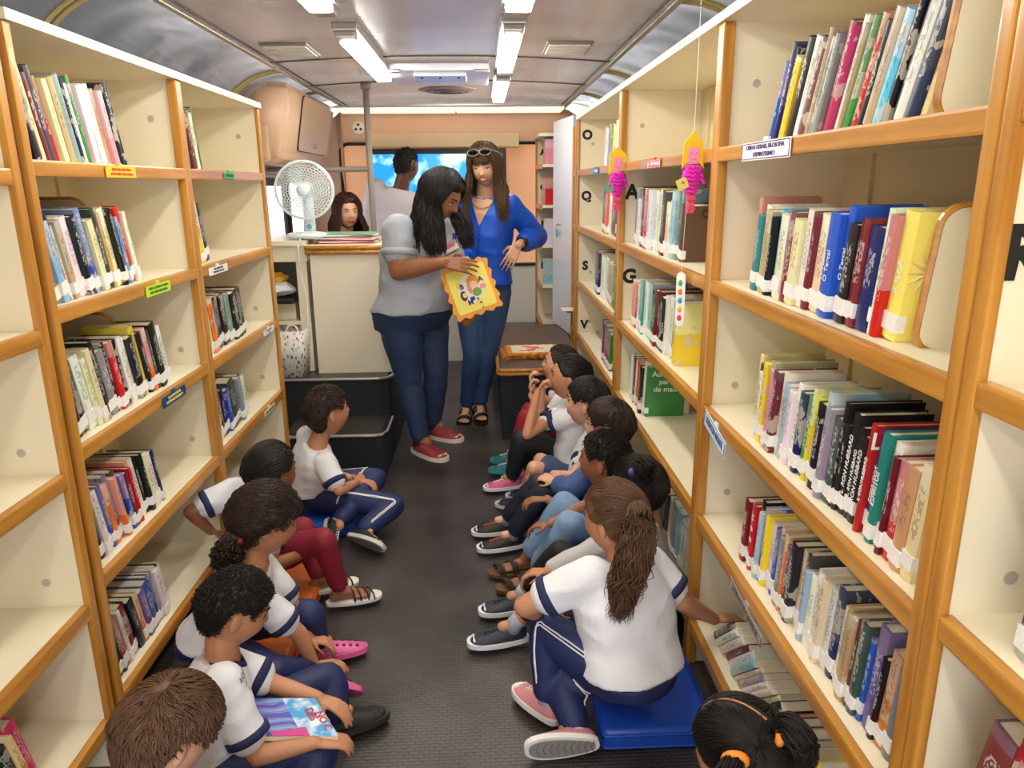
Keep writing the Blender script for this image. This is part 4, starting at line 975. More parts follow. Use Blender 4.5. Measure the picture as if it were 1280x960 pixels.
def person(name_label, hc, hf, hu, hs, child, skin, neck, pel, tf, arms, legs, shirt, pants, hair, sc=1, sw=.11, girth=1., shoes=None, category='person', chest_k=1., brows=True, eyes=True, lips=LIP, smile=False, belly=0, group=None, spine=None, vox=None, hipf=None, fat=1.0):
    """sc: body scale (adult 1). arms: [(elbow|None, wrist, pole, handdir, palmnormal, curl)] right, left; legs: [(knee|None, ankle, pole, toe, up)]"""
    neck, pel, tf = V(neck), V(pel), V(tf).normalized()
    hipf = V(hipf).normalized() if hipf else tf
    spn = (neck-pel).normalized()
    side = tf.cross(V((0, 0, 1))).normalized(); sideS = (side-spn*side.dot(spn)).normalized()        # person's right
    sideH = hipf.cross(V((0, 0, 1))).normalized()
    t = thing('person', name_label, category, (pel.x, pel.y, 0), group)
    HM = head_matrix(hc, hf, hu, hs)
    sk = B(); build_head(sk, HM, child, fat=fat)
    hcv = V(hc)
    rcone(sk, HM @ V((0, -.022, -.055)), neck+V((0, 0, .0)), .050*sc if not child else .034, .056*sc if not child else .042)
    # shoulders
    sh = [neck+sideS*sw-spn*.034*sc, neck-sideS*sw-spn*.034*sc]
    hipw = (.09 if not child else .055); hp = [pel+sideH*hipw*girth**.5, pel-sideH*hipw*girth**.5]
    la, lf = .27*sc, .24*sc; lt, ls = (.41*sc, .39*sc) if not child else (.255, .235)
    if child: la, lf = .175, .155
    rad = 1.0 if not child else .62; rad *= sc if not child else 1
    # torso profile (t along spine, half width, front, back)
    mid = V(spine) if spine else pel.lerp(neck, .5)
    def sp(tt):
        return pel*(1-tt)**2+(mid*2-(pel+neck)*.5)*2*tt*(1-tt)+neck*tt**2
    G = girth
    if child: prof_ = [(-.10, .085, .065, .08), (.05, .105, .08, .085), (.3, .100, .078, .07), (.6, .108, .076, .074), (.80, sw+.016, .062, .066), (.92, sw*.92, .050, .054), (1.0, .056, .045, .046)]
    else: prof_ = [(-.14, .145, .10, .12), (.07, .168, .11, .125), (.28, .145, .105, .09), (.6, .155, .11, .095), (.82, sw+.022, .085, .085), (.93, sw*.86, .065, .07), (1.0, .07, .055, .058)]
    def torso(bm, grow, lo=-1, hi=9, hemflare=0):
        R = []
        for tt, w, df, db in prof_:
            if tt < lo or tt > hi: continue
            c = sp(tt) if 0 <= tt <= 1 else (pel+(mid-pel).normalized()*tt*(neck-pel).length if tt < 0 else neck+spn*(tt-1)*(neck-pel).length)
            k = max(0, min(1, tt)); s = sideH.lerp(sideS, k).normalized(); f = (hipf.lerp(tf, k)); f = (f-spn*f.dot(spn)*k).normalized()
            gg = G if tt < .7 else 1+(G-1)*.5
            b = belly*g(tt-.25, .25); hf_ = hemflare*max(0, 1-tt*2.2)
            R.append((c, s, f, w*gg+grow+hf_, df*gg+grow+b+hf_, db*gg+grow+hf_*.6))
        loft(bm, R)
    torso(sk, -.012 if not child else -.010)
    ch_sh, ch_pt = B(), B()
    joints = {}
    fat_a = 1+(girth-1)*1.0
    for i, a in enumerate(arms):
        el, wr, pole, hd, pn, curl = a; wr = V(wr); s0 = sh[i]
        if el is None: el = ik(s0, wr, la, lf, pole)
        el = V(el); joints[i] = (s0, el, wr)
        limb(sk, s0, el, wr, .052*rad*fat_a, .038*rad*fat_a, .025*rad*(1+(fat_a-1)*.4))
        hd = V(hd) if hd is not None else (wr-el).normalized()
        hsz = (.96*sc if not child else .60)
        hand(sk, wr, hd, pn, hsz, curl, thumb=(1 if i == 0 else -1), rad=1.0 if not child else 1.2)
    lj = {}
    for i, a in enumerate(legs):
        kn, an, pole, toe, up = a[:5]; an = V(an)
        if kn is None: kn = ik(hp[i], an, lt, ls, pole)
        kn = V(kn); lj[i] = (hp[i], kn, an)
        limb(sk, hp[i], kn, an, .078*rad*G**.8, .053*rad, .034*rad)
        if shoes and shoes[0] in ('sandal', 'strappy', 'heel'): bare_foot(sk, an, toe, up, shoes[4], 1.0*sc if not child else .72)
        else: rcone(sk, an, an+V(toe).normalized()*.05*rad, .032*rad, .028*rad)
    me = blob(sk, vox or (.0042 if child else .005), 2); 
    body = part('body', me, skin, t, True)
    # ---- shirt
    if shirt:
        scol, sleeve, cuff, collar, flare, ndisp = (list(shirt)+[None]*6)[:6]
        lo = 0
        bm = ch_sh; torso(bm, .012 if not child else .011, lo, 1.0, flare or 0)
        cuffb = B()
        for i in joints:
            s0, el, wr = joints[i]; n1 = .052*rad*fat_a+.012; n2 = .044*rad*fat_a+.016
            ellip(bm, s0, n1*1.08, sub=2)
            if sleeve <= 1:
                e = s0.lerp(el, sleeve); chain(bm, [s0, e], [n1*1.05, n2*1.05]); d = (el-s0).normalized()
                if cuff is not None:
                    nn = 20; tube(cuffb, [e-d*.010, e-d*.008, e+d*(n2*.55), e+d*(n2*.95)], [n2*.98, n2*1.09, n2*1.09, n2*.92], nn)
            else:
                e = el.lerp(wr, sleeve-1); chain(bm, [s0, el, e], [n1*1.02, (.040*rad*fat_a+.012)*(1.25 if sleeve < 1.9 else 1), (.034*rad+.010)*(1.35 if sleeve < 1.8 else 1.0)])
                d = (wr-el).normalized()
                if cuff is not None: tube(cuffb, [e-d*.01, e+d*.035*rad*1.5], [.034*rad+.014, .034*rad+.012], 18)
        sm = blob(bm, .008 if not child else .006, 5, (ndisp if ndisp is not None else .009), 11 if not child else 15)
        so = part('shirt', sm, scol, t, True)
        if cuff is not None and len(cuffb.verts): 
            geo = {}
            for v in cuffb.verts: geo[v.index] = v
            cuffb.free()
            for i in joints:
                s0, el, wr = joints[i]; cb = B(); n2 = .044*rad*fat_a+.016
                if sleeve <= 1: e = s0.lerp(el, sleeve); d = (el-s0).normalized(); tube(cb, [e-d*.008, e-d*.006, e+d*(n2*.24), e+d*(n2*.36)], [n2*1.02, n2*1.17, n2*1.15, n2*.92], 20)
                else: e = el.lerp(wr, sleeve-1); d = (wr-el).normalized(); tube(cb, [e-d*.012, e+d*.02, e+d*.028], [.052*rad, .044*rad, .036*rad], 18)
                part('sleeve_cuff', cb, cuff, t, True)
        else: cuffb.free()
        if collar is not None:
            bm = B(); ringc = neck+spn*(.004)+tf*.004; rw, rf = (.064*sc, .060*sc) if not child else (.052, .048)
            pts = []
            for k in range(28):
                a = 2*PI*k/28; ff = math.sin(a); dip = .022*max(0, ff)**3
                pts.append(ringc+sideS*rw*math.cos(a)+tf*rf*ff-spn*dip)
            tube(bm, pts, .0075 if child else .009, 8, closed=True); part('collar', bm, collar, t, True)
    if pants:
        pcol, plen, k1, stripe = (list(pants)+[None]*4)[:4]      # plen: 2 = ankle, 1 = knee
        bm = ch_pt; torso(bm, .007, -.2, .12 if not child else .06)
        ends = B()
        for i in lj:
            h0, kn, an = lj[i]; r0 = .078*rad*G**.8+.013; r1 = .053*rad+.012*(k1 or 1); r2 = (.034*rad+.013*(k1 or 1))
            if plen > 1: e = kn.lerp(an, plen-1); rr3 = r1+(r2-r1)*(plen-1); limb(bm, h0, kn, e, r0, r1, rr3)
            else: e = h0.lerp(kn, plen); chain(bm, [h0, h0.lerp(e, .5), e], [r0, r0, r1*1.15])
        pm = blob(bm, .008 if not child else .006, 4, .005, 13); po = part('trousers', pm, pcol, t, True)
        if stripe is not None:
            bm = B()
            for i in lj:
                h0, kn, an = lj[i]; pts = []
                ax = (kn-h0).cross(an-kn)
                outv = (sideH if i == 0 else -sideH)
                for (a, b_) in ((h0, kn), (kn, an)):
                    for k in range(1, 14):
                        p = a.lerp(b_, k/14); pts.append(p+(outv+V((0, 0, .9)))*.05)
                for off in (0, .012): tube(bm, [V(q)+OFF[po.name] for q in snap([p+V((0, 0, off))-OFF[po.name] for p in pts], po.data, .001)], .0022, 5)
            part('side_stripe', bm, stripe, t)
    # ---- shoes
    if shoes:
        kind, c1, c2, c3, L = shoes[:5]; nm = shoes[5] if len(shoes) > 5 else 'shoe'
        for i in lj:
            toe, up = legs[i][3], legs[i][4]
            f, u, r = foot_frame(lj[i][2], toe, up); s_ = 1.0*sc if not child else .72
            shoe(t, lj[i][2], toe, up, L, kind, c1, c2, c3, s_, nm)
            if kind == 'sneaker':
                bm = B(); a = lj[i][2]; kdir = (lj[i][1]-a).normalized(); tube(bm, [a-u*.02*s_, a+kdir*.02*s_, a+kdir*.055*s_], [.036*rad+.004, .035*rad+.004, .035*rad+.005], 14)
                part('sock', bm, mat('sock %s' % (shoes[6] if len(shoes) > 6 else (150, 150, 156),), shoes[6] if len(shoes) > 6 else (150, 150, 156), .8, noise_amt=.2, noise_scale=60), t, True)
    # ---- face
    S3 = HM.to_3x3(); F = lambda x, z: fy(x, z, child, fat)
    def sunk(x, z, o=0): return HM @ V((x, F(x, z)+o, z))
    if eyes:
        for s in (-1, 1):
            ey = F(s*.030, .005); hh = .0068 if not smile else .0052
            bm = B(); ellip(bm, HM @ V((s*.030, ey-.0045, .005)), (1, 1, 1), M=S3 @ Matrix.Diagonal((.0135, .0085, hh)), sub=3); e_ = part('eye', bm, EYEW, t, True)
            bm = B(); ellip(bm, HM @ V((s*.029, ey+.0005, .005)), (1, 1, 1), M=S3 @ Matrix.Diagonal((.0062, .0042, min(hh, .0062))), sub=2); part('iris', bm, IRIS, e_, True)
            bm = B(); tube(bm, [HM @ V((s*(.030+.0150*math.cos(a)), ey+.0035-.006*math.cos(a)**2, .0055+hh*math.sin(a))) for a in [PI*k/8 for k in range(9)]], .0016*hs, 4); part('eyelash', bm, BROW, e_)
    if brows:
        for s in (-1, 1):
            bm = B(); tube(bm, [sunk(s*(.013+.034*k/6), .023+.007*math.sin(PI*(.15+.65*k/6)), .0012) for k in range(7)], [.0018*hs, .0030*hs, .0032*hs, .0030*hs, .0026*hs, .0018*hs, .0008*hs], 6)
            part('eyebrow', bm, BROW, t)
    if lips:
        bm = B(); w_ = .021 if not smile else .026
        for k_, (zz, rr_) in enumerate(((-.0515, .0034), (-.0590, .0042))):
            tube(bm, [sunk(x*w_, zz+(.006*x*x if smile else -.001*x*x), .0006) for x in (-1, -.6, -.2, .2, .6, 1)], [.0012*hs]+[rr_*hs]*4+[.0012*hs], 6)
        part('lips', bm, lips, t, True)
        if smile:
            bm = B(); tube(bm, [sunk(x*w_*.8, -.0548+.005*x*x, .0030) for x in (-1, -.5, 0, .5, 1)], [.0006, .0024*hs, .0032*hs, .0024*hs, .0006], 6); part('teeth', bm, EYEW, t)
    # ---- hair
    if hair:
        EAR[0] = hair[0] in ('short', 'curly')
        style, hm_, tk = hair[:3]; opt = hair[3] if len(hair) > 3 else {}
        seed = opt.get('seed', 3); rnd = random.Random(seed); inv = HM.inverted()
        bm = B(); r = bmesh.ops.create_icosphere(bm, subdivisions=5 if style != 'x' else 4, radius=1)
        part_line = opt.get('part', False)
        for v in r['verts']:
            d = v.co.normalized(); p = face_surf(d, child); z = p.z-hairline(d)+opt.get('low', 0)+.004*noise.noise(d*9)
            k = max(0, min(1, (z+.004)/.018)); k = k*k*(3-2*k)
            ns = noise.noise(d*opt.get('ns', 6)+V((seed, 0, 0)))
            amp = opt.get('amp', .25); off = -.006+(tk+.006)*k+tk*amp*ns*k
            if style == 'curly': off += k*.006*(noise.noise(d*22)+.3)
            if part_line and d.y > -.9 and d.z > 0: off -= .010*g(d.x, .045)*k
            v.co = HM @ (p+d*off)
        hroot = part('hair', bm, hm_, t, True)
        lines = []
        def scalp(dmin=-.002):
            while True:
                d = V((rnd.gauss(0, 1), rnd.gauss(0, 1), rnd.gauss(0, 1))).normalized()
                if face_surf(d, child).z > hairline(d)-opt.get('low', 0)+dmin: return d
        def hug(d, off): return HM @ (face_surf(d, child)+d*off)
        if style == 'short':
            cr = V(opt.get('crown', (.08, -.45, .89))).normalized(); LN = opt.get('len', .5)
            for _ in range(opt.get('n', 1700)):
                d = scalp(); away = (d-cr); away = (away-d*away.dot(d))
                if away.length < .01: away = V((rnd.random()-.5, rnd.random()-.5, 0))
                away.normalize(); tw = d.cross(away)*(rnd.uniform(-.45, .6)+1.3*noise.noise(d*3.1+V((seed, 1, 2))))*opt.get('mess', 1); tg = (away+tw).normalized()
                if d.y > .5 and opt.get('fringe'): tg = (tg+V((0, .2, -.7))).normalized()
                st = LN*rnd.uniform(.6, 1.2); n_ = 5; pts = []
                lift = rnd.uniform(.3, 1.0)
                for i in range(n_):
                    q = (d+tg*st*i/(n_-1)*.6).normalized()
                    if i > 1 and face_surf(q, child).z < hairline(q)-.008: q = (pq+q*.08).normalized()
                    pq = q; pts.append(hug(q, tk*.85+.006*lift*math.sin(PI*.75*i/(n_-1))+opt.get('lift', .0)*(i/(n_-1))))
                w_ = .0019*hs; lines.append((pts, [w_*.8, w_*1.2, w_*1.1, w_*.8, w_*.2]))
        if style in ('curly', 'curlytail'):
            for _ in range(opt.get('n', 1500)):
                d = scalp(); ax = (d+V((rnd.uniform(-.5, .5), rnd.uniform(-.5, .5), rnd.uniform(-.5, .5)))).normalized(); u, w = frame_of(ax); ph = rnd.uniform(0, 6); rr_ = rnd.uniform(.0035, .0065); ln = rnd.uniform(.006, .016)
                b0 = face_surf(d, child)+d*tk*.8; pts = []
                for i in range(9):
                    a = ph+i*.95; pts.append(HM @ (b0+ax*ln*i/8+(u*math.cos(a)+w*math.sin(a))*rr_))
                lines.append((pts, [.0012*hs]*8+[.0004]))
        if style in ('tail', 'curlytail', 'bun', 'pigtails'):
            ties = opt['ties']      # local tie points
            for _ in range(opt.get('n', 1500)):
                d = scalp(); T = min((V(q) for q in ties), key=lambda q: (q.normalized()-d).length); td = T.normalized(); n_ = 8; pts = []
                f0 = rnd.uniform(0, .35); fl = rnd.uniform(-1, 1)*.0012
                for i in range(n_):
                    q = slerp(d, td, f0+(1-f0)*i/(n_-1)*.97); bulge = math.sin(PI*i/(n_-1))
                    base = face_surf(q, child)+q*(tk+.001+fl+.003*bulge*rnd.random())
                    e = i/(n_-1); base = base.lerp(T, max(0, (e-.8)/.2)**1.0) if e > .8 else base
                    if style == 'curlytail': base += V((rnd.uniform(-1, 1), rnd.uniform(-1, 1), rnd.uniform(-1, 1)))*.004
                    pts.append(HM @ base)
                lines.append((pts, [.0006*hs]+[.0013*hs]*(n_-2)+[.0008*hs]))
            for j, tail in enumerate(opt.get('tails', [])):
                # tail: (world points, radii, count, wave)
                P, R_, cnt, wave = tail; P = [V(p) for p in P]; m_ = len(P)
                def cat(tt):
                    x = tt*(m_-1); i = min(int(x), m_-2); f = x-i; p0, p1, p2, p3 = P[max(i-1, 0)], P[i], P[i+1], P[min(i+2, m_-1)]
                    return .5*((2*p1)+(p2-p0)*f+(2*p0-5*p1+4*p2-p3)*f*f+(3*p1-p0-3*p2+p3)*f**3), R_[i]*(1-f)+R_[i+1]*f
                for _ in range(cnt):
                    a = rnd.uniform(0, 2*PI); rr_ = math.sqrt(rnd.random()); e1 = rnd.uniform(.7, 1.0); n_ = 18; pts = []; ph = rnd.uniform(0, 6); wv = wave*rnd.uniform(.5, 1.3); fr = rnd.uniform(.8, 1.2)
                    cl = rnd.randint(0, 7); a2 = a
                    for i in range(n_):
                        c_, rad_ = cat(e1*i/(n_-1)); dr = (cat(min(1, e1*i/(n_-1)+.03))[0]-c_); dr = dr.normalized() if dr.length > 1e-6 else V((0, 0, -1)); u, w = frame_of(dr)
                        q = c_+(u*math.cos(a2)+w*math.sin(a2))*rad_*rr_+(u*math.sin(ph*.2+cl+i*fr*opt.get('wf', .9))+w*math.cos(cl*2+i*fr*opt.get('wf', .9)))*wv*(i/n_)
                        pts.append(q)
                    lines.append((pts, [.0012*hs]+[.0019*hs]*(n_-4)+[.0014*hs, .001*hs, .0003]))
        if style == 'loose':
            # opt sides: list of (azimuth range, length world, outward, forward drift)
            for (a0, a1, ln, outk, cnt, wave, path) in opt['falls']:
                path = [V(p) for p in path] if path else None
                for _ in range(cnt):
                    az = math.radians(rnd.uniform(a0, a1)); zt = rnd.uniform(-.35, .0); e = V((math.sin(az)*math.sqrt(1-zt*zt), math.cos(az)*math.sqrt(1-zt*zt), zt)).normalized()
                    st = V((opt.get('partx', 0)+rnd.uniform(-.05, .05)+.35*rnd.random()*math.sin(az), rnd.uniform(-.75, .62) if abs(math.sin(az)) > .3 else -.2, 1)).normalized(); lay = rnd.uniform(.3, 1.25)*tk
                    pts = []; n1 = 8
                    for i in range(n1): q = slerp(st, e, i/(n1-1)); pts.append(hug(q, lay+.006*math.sin(PI*i/(n1-1))))
                    last = pts[-1]; d_out = (S3 @ V((e.x, e.y, 0))).normalized(); n2 = 14; cl = rnd.randint(0, 9); L_ = ln*rnd.uniform(.8, 1.05); r0 = rnd.uniform(0, 6.3); rr_ = rnd.random()
                    for i in range(1, n2+1):
                        f = i/n2
                        if path:
                            x = f*(len(path)-1); k_ = min(int(x), len(path)-2); base = path[k_].lerp(path[k_+1], x-k_); tgt = base+V((math.cos(r0), math.sin(r0), 0))*outk*math.sqrt(rr_)*(1-.45*f)
                            p = last.lerp(tgt, min(1, f*2.2)) if f < .45 else tgt
                            p = V((p.x, p.y, min(last.z, last.z+(path[-1].z-last.z)*f*L_/ln)))
                        else: p = last+V((0, 0, -L_*f))+d_out*outk*math.sin(min(1, f*1.5)*PI*.5)
                        p = p+V((math.sin(cl*1.3+f*opt.get('wf', 9)), math.cos(cl*2.1+f*opt.get('wf', 9)), 0))*wave*min(1, f*2)
                        pts.append(p)
                    lines.append((pts, [.0010*hs]+[.0020*hs]*(len(pts)-4)+[.0016*hs, .001*hs, .0003]))
        if lines:
            sm_ = strand_mesh(lines); part('hair_strands', sm_, opt.get('mat2', hm_), hroot, True)
        if opt.get('partline'):
            bm = B(); tube(bm, [hug(V((0, math.cos(a), math.sin(a))), tk+.0012-.004) for a in [.55+1.9*k/20 for k in range(21)]], .0022*hs, 5); part('parting', bm, skin, hroot)
        if opt.get('fringe_len'):
            fl = []
            for _ in range(260):
                x = rnd.uniform(-.055, .055); L_ = opt['fringe_len']*rnd.uniform(.7, 1.1); pts = []
                for i in range(7):
                    f = i/6; z = .078-L_*f; xx = x*(1+.25*f); pts.append(HM @ V((xx, F(xx, min(z, .07))+.006+.006*math.sin(PI*f), z)))
                fl.append((pts, [.0012*hs]+[.002*hs]*4+[.0012*hs, .0004]))
            part('fringe', strand_mesh(fl), hm_, hroot, True)
        for T in opt.get('bands', []):
            bm = B(); c_, nrm, rr_, col = T; u, w = frame_of(V(nrm)); tube(bm, [V(c_)+(u*math.cos(2*PI*k/16)+w*math.sin(2*PI*k/16))*rr_ for k in range(16)], rr_*.5, 8, closed=True); part('hair_tie', bm, mat('hair tie %s' % (col,), col, .7), t, True)
    t_info[name_label] = dict(t=t, hs=hs, child=child, fat=fat, shirt=(so if shirt else None), hair=(hroot if hair else None), HM=HM, body=body, sh=sh, spn=spn, side=sideS, tf=tf, neck=neck, pel=pel, joints=joints, legs=lj)
    return t
t_info = {}
NV = NAVY
UNI = (TEE, .62, NV, NV, .006)         # school tee with navy cuffs and collar
PROTO = dict(child=True, sw=.088, girth=1.0)
def kid(label, hc, hf, skin, neck, pel, tf, arms, legs, shirt, pants, hair, hs=.90, hu=(0, 0, 1), **k):
    kw = dict(child=True, sw=.092, sc=.66); kw.update(k)
    return person(label, hc, hf, hu, hs, kw.pop('child'), skin, neck, pel, tf, arms, legs, shirt, pants, hair, **kw)
BLACKT = mat('black track fabric', (26, 28, 36), .65, bump=.2, bump_scale=30)
# A: boy near the steps, seated cross-legged, looking up to the women
kid('seated boy with short dark hair, white tee and navy trousers nearest the steps', at(409, 515, 2.95), (.82, .55, .12), S_TAN, at(396, 556, 2.93), (-.775, 2.98, .15), (.8, .6, 0),
    [(at(424, 613, 2.80), at(446, 603, 2.95), None, (.3, 1, .1), (-.6, .2, -.7), .5), (None, at(446, 600, 2.99), (-.6, .3, -.6), (.9, -.3, 0), (0, 0, -1), .5)],
    [(azp(492, 632, .13), azp(455, 662, .07), None, (.8, -.55, .0), (-.25, .85, .35)), (azp(470, 598, .17), azp(424, 652, .10), None, (.22, -.9, -.25), (.8, .1, .5))],
    (TEE, .68, NV, None, .008), (NAVYT, 1.92, 1.35, WHITE), ('short', H_DBROWN, .016, dict(seed=1, n=2200, len=.34, mess=1.3, lift=.005)), shoes=('sneaker', (24, 40, 40), (206, 206, 204), (230, 235, 235), .19, 'trainer'))
# B: dark haired girl with maroon trousers
MAROON = mat('maroon trousers fabric', (134, 22, 46), .7, bump=.2, bump_scale=40)
kid('seated girl with sleek black ponytail, maroon trousers and strappy sandals', at(338, 590, 2.36), (.62, .78, -.12), S_BROWN, at(310, 622, 2.34), (-.80, 2.42, .16), (.7, .7, 0),
    [(None, at(385, 690, 2.30), (.2, -.5, -.6), (1, .2, -.2), (0, 0, -1), .5), (at(238, 640, 2.33), at(264, 664, 2.37), None, (.8, .2, -.3), (.2, -.2, -1), .6)],
    [(at(404, 674, 2.26), azp(425, 736, .075), None, (.95, .28, 0), (0, 0, 1)), (azp(378, 660, .24), azp(398, 722, .08), None, (.9, .42, 0), (0, 0, 1))],
    (TEE, .62, NV, NV, .006), (MAROON, 1.88, .8), ('tail', H_BLACK, .011, dict(seed=2, n=1800, ties=[(0, -.098, -.01)], tails=[([at(308, 612, 2.28), at(300, 628, 2.24), at(297, 655, 2.23), at(300, 680, 2.23)], [.016, .028, .03, .016], 260, .004)], low=.01)),
    shoes=('strappy', (24, 22, 24), (226, 224, 220), (200, 200, 200), .19, 'sandal'), lips=LIP)
# C: curly haired girl with pink clogs
kid('seated girl with curly brown ponytail, navy trousers and pink clogs', at(330, 652, 1.94), (.86, .42, -.3), S_TAN, at(318, 706, 1.91), azp(262, 795, .16), (.9, .35, 0),
    [(at(374, 792, 1.84), azp(393, 832, .10), None, (.9, .25, -.1), (0, 0, -1), .45), (at(374, 770, 1.98), azp(386, 797, .12), None, (.8, .1, -.3), (0, 0, -1), .6)],
    [(azp(340, 842, .16), azp(392, 842, .075), None, (1, -.12, .05), (-.2, .8, .5)), (azp(385, 768, .17), azp(396, 803, .07), None, (.95, .3, 0), (0, .2, 1))],
    (TEE, .68, NV, None, .008), (NAVYT, 1.9, 1.3), ('curlytail', H_DBROWN, .020, dict(seed=3, n=2600, amp=.4, low=.01, ties=[(-.01, -.105, .0)], tails=[([at(294, 668, 1.86), at(285, 690, 1.84), at(283, 712, 1.83)], [.022, .042, .034], 380, .010)], wf=1.9)),
    shoes=('clog', (228, 110, 170), (224, 100, 160), (200, 80, 140), .20, 'clog'), hs=.90, fat=1.0)
# D: curly haired boy with a picture book
kid('seated boy with tight black curls holding an open picture book', at(293, 762, 1.58), (.86, .40, -.42), S_TAN, at(278, 826, 1.53), azp(248, 945, .15), (.93, .3, -.05),
    [(at(322, 945, 1.40), azp(393, 928, .20), None, (.95, .3, -.2), (0, .2, -1), .5), (at(345, 856, 1.60), azp(398, 872, .20), None, (.9, -.25, -.3), (0, 0, -1), .4)],
    [(azp(400, 930, .14), azp(380, 990, .08), None, (.6, -.7, 0), (-.3, .3, .8)), (azp(410, 850, .13), azp(420, 893, .07), None, (.75, .4, 0), (0, .1, 1))],
    (TEE, .70, NV, NV, .008), (NAVYT, 1.9, 1.3), ('curly', H_BLACK, .014, dict(seed=4, n=3600, amp=.5, ns=9)), shoes=('sneaker', (26, 28, 32), (40, 40, 44), (60, 60, 60), .19, 'trainer'), hs=.81)
# E: brown haired boy at the bottom edge
kid('boy with tousled brown hair at the bottom left edge, seen from behind', at(209, 918, 1.19), (.62, .62, -.45), S_LIGHT, at(186, 995, 1.13), (-.66, 1.02, .15), (.8, .6, 0),
    [(None, (-.36, 1.0, .20), (.2, -.6, -.6), (.5, .8, 0), (0, 0, -1), .5), (None, (-.42, 1.15, .16), (-.3, .3, -.8), (.7, .3, 0), (0, 0, -1), .5)],
    [(None, (-.36, .85, .08), (.4, -.5, .6), (.9, .3, 0), (0, 0, 1)), (None, (-.36, 1.08, .08), (.2, .2, 1), (.9, .3, 0), (0, 0, 1))],
    UNI, (NAVYT, 1.9, 1.2, WHITE), ('short', H_BROWN, .022, dict(seed=5, n=4200, len=.62, mess=1.5, crown=(.15, -.45, .88), lift=.010, ns=4, amp=.35)), shoes=('sneaker', (40, 40, 60), (220, 220, 220), (220, 220, 220), .19, 'trainer'), hs=.84)
# ---- right side, far to near
DARKTEE = mat('red top fabric', (160, 30, 50), .7)
kid('farthest seated girl on the right, brown hair, in a red top, beside the bench', at(701, 458, 3.50), (-.93, .30, .22), S_LIGHT, at(712, 482, 3.50), (.42, 3.52, .15), (-.95, .25, 0),
    [(None, at(664, 484, 3.42), (-.4, -.3, -.8), (-.1, .2, 1), (1, 0, 0), 1.0), (None, at(664, 494, 3.36), (-.4, -.3, -.8), (-.1, .3, 1), (1, 0, 0), 1.0)],
    [(None, (.16, 3.60, .08), (0, 0, 1), (-1, .1, 0), (0, 0, 1)), (None, (.15, 3.46, .08), (0, 0, 1), (-1, .1, 0), (0, 0, 1))],
    (TEE, .66, NV, NV, .006), (DARKTEE, 1.9, 1.1), ('tail', H_DBROWN, .011, dict(seed=6, n=1300, ties=[(0, -.095, .03)], tails=[([at(722, 448, 3.55), at(735, 458, 3.58), at(740, 475, 3.6)], [.012, .02, .01], 120, .003)])),
    shoes=('sneaker', (30, 110, 120), (60, 150, 150), (220, 220, 220), .18, 'trainer'))
kid('seated girl with white hair clip, chin on her hands, black trousers and pink sneakers', at(712, 472, 3.18), (-.95, .22, .12), S_TAN, at(722, 505, 3.20), (.41, 3.22, .15), (-.95, .2, 0),
    [(at(659, 543, 3.05), at(672, 490, 3.12), None, (.45, .1, .8), (1, 0, .2), 1.2), (None, at(678, 488, 3.22), (-.5, -.2, -.8), (.4, 0, .9), (1, 0, 0), 1.2)],
    [(at(652, 548, 3.22), azp(640, 596, .075), None, (-.98, -.12, 0), (0, 0, 1)), (at(668, 545, 3.34), azp(662, 586, .075), None, (-.98, -.05, 0), (0, 0, 1))],
    (TEE, .62, NV, None, .006), (BLACKT, 1.9, 1.25), ('tail', H_BLACK, .011, dict(seed=7, n=1700, ties=[(0, -.10, .02)], tails=[([at(738, 470, 3.22), at(745, 482, 3.24), at(742, 500, 3.25)], [.014, .024, .012], 160, .003)])),
    shoes=('sneaker', (214, 100, 140), (236, 226, 230), (240, 236, 236), .185, 'sneaker'))
SHORTS = mat('denim shorts', (56, 70, 110), .8)
kid('seated boy with neat black hair, white tee and bare knees', at(734, 504, 2.93), (-.90, .38, .08), S_LIGHT, at(748, 540, 2.93), (.42, 2.93, .15), (-.92, .3, 0),
    [(at(716, 596, 2.80), at(684, 592, 2.86), None, (-.9, .2, .1), (0, 0, -1), .7), (None, at(690, 580, 2.98), (-.3, .1, -.9), (-.9, -.2, 0), (0, 0, -1), .7)],
    [(at(668, 585, 2.86), azp(655, 622, .07), None, (-.9, .35, 0), (0, 0, 1)), (at(676, 575, 2.99), azp(668, 610, .07), None, (-.95, .2, 0), (0, 0, 1))],
    (TEE, .66, NV, NV, .006), (SHORTS, .8, 1), ('short', H_BLACK, .016, dict(seed=8, n=2600, len=.5, mess=.6, fringe=True)), shoes=('sneaker', (30, 36, 60), (200, 206, 214), (30, 36, 60), .18, 'slip_on_shoe', (196, 150, 120)))
DENIM = mat('blue denim', (62, 84, 134), .8, noise_amt=.2, noise_scale=30)
JEANS = mat('faded light blue jeans', (124, 156, 194), .8, noise_amt=.3, noise_scale=9, bump=.2, bump_scale=60)
NAVYD = mat('dark navy track trousers', (22, 28, 48), .6, bump=.2, bump_scale=26)
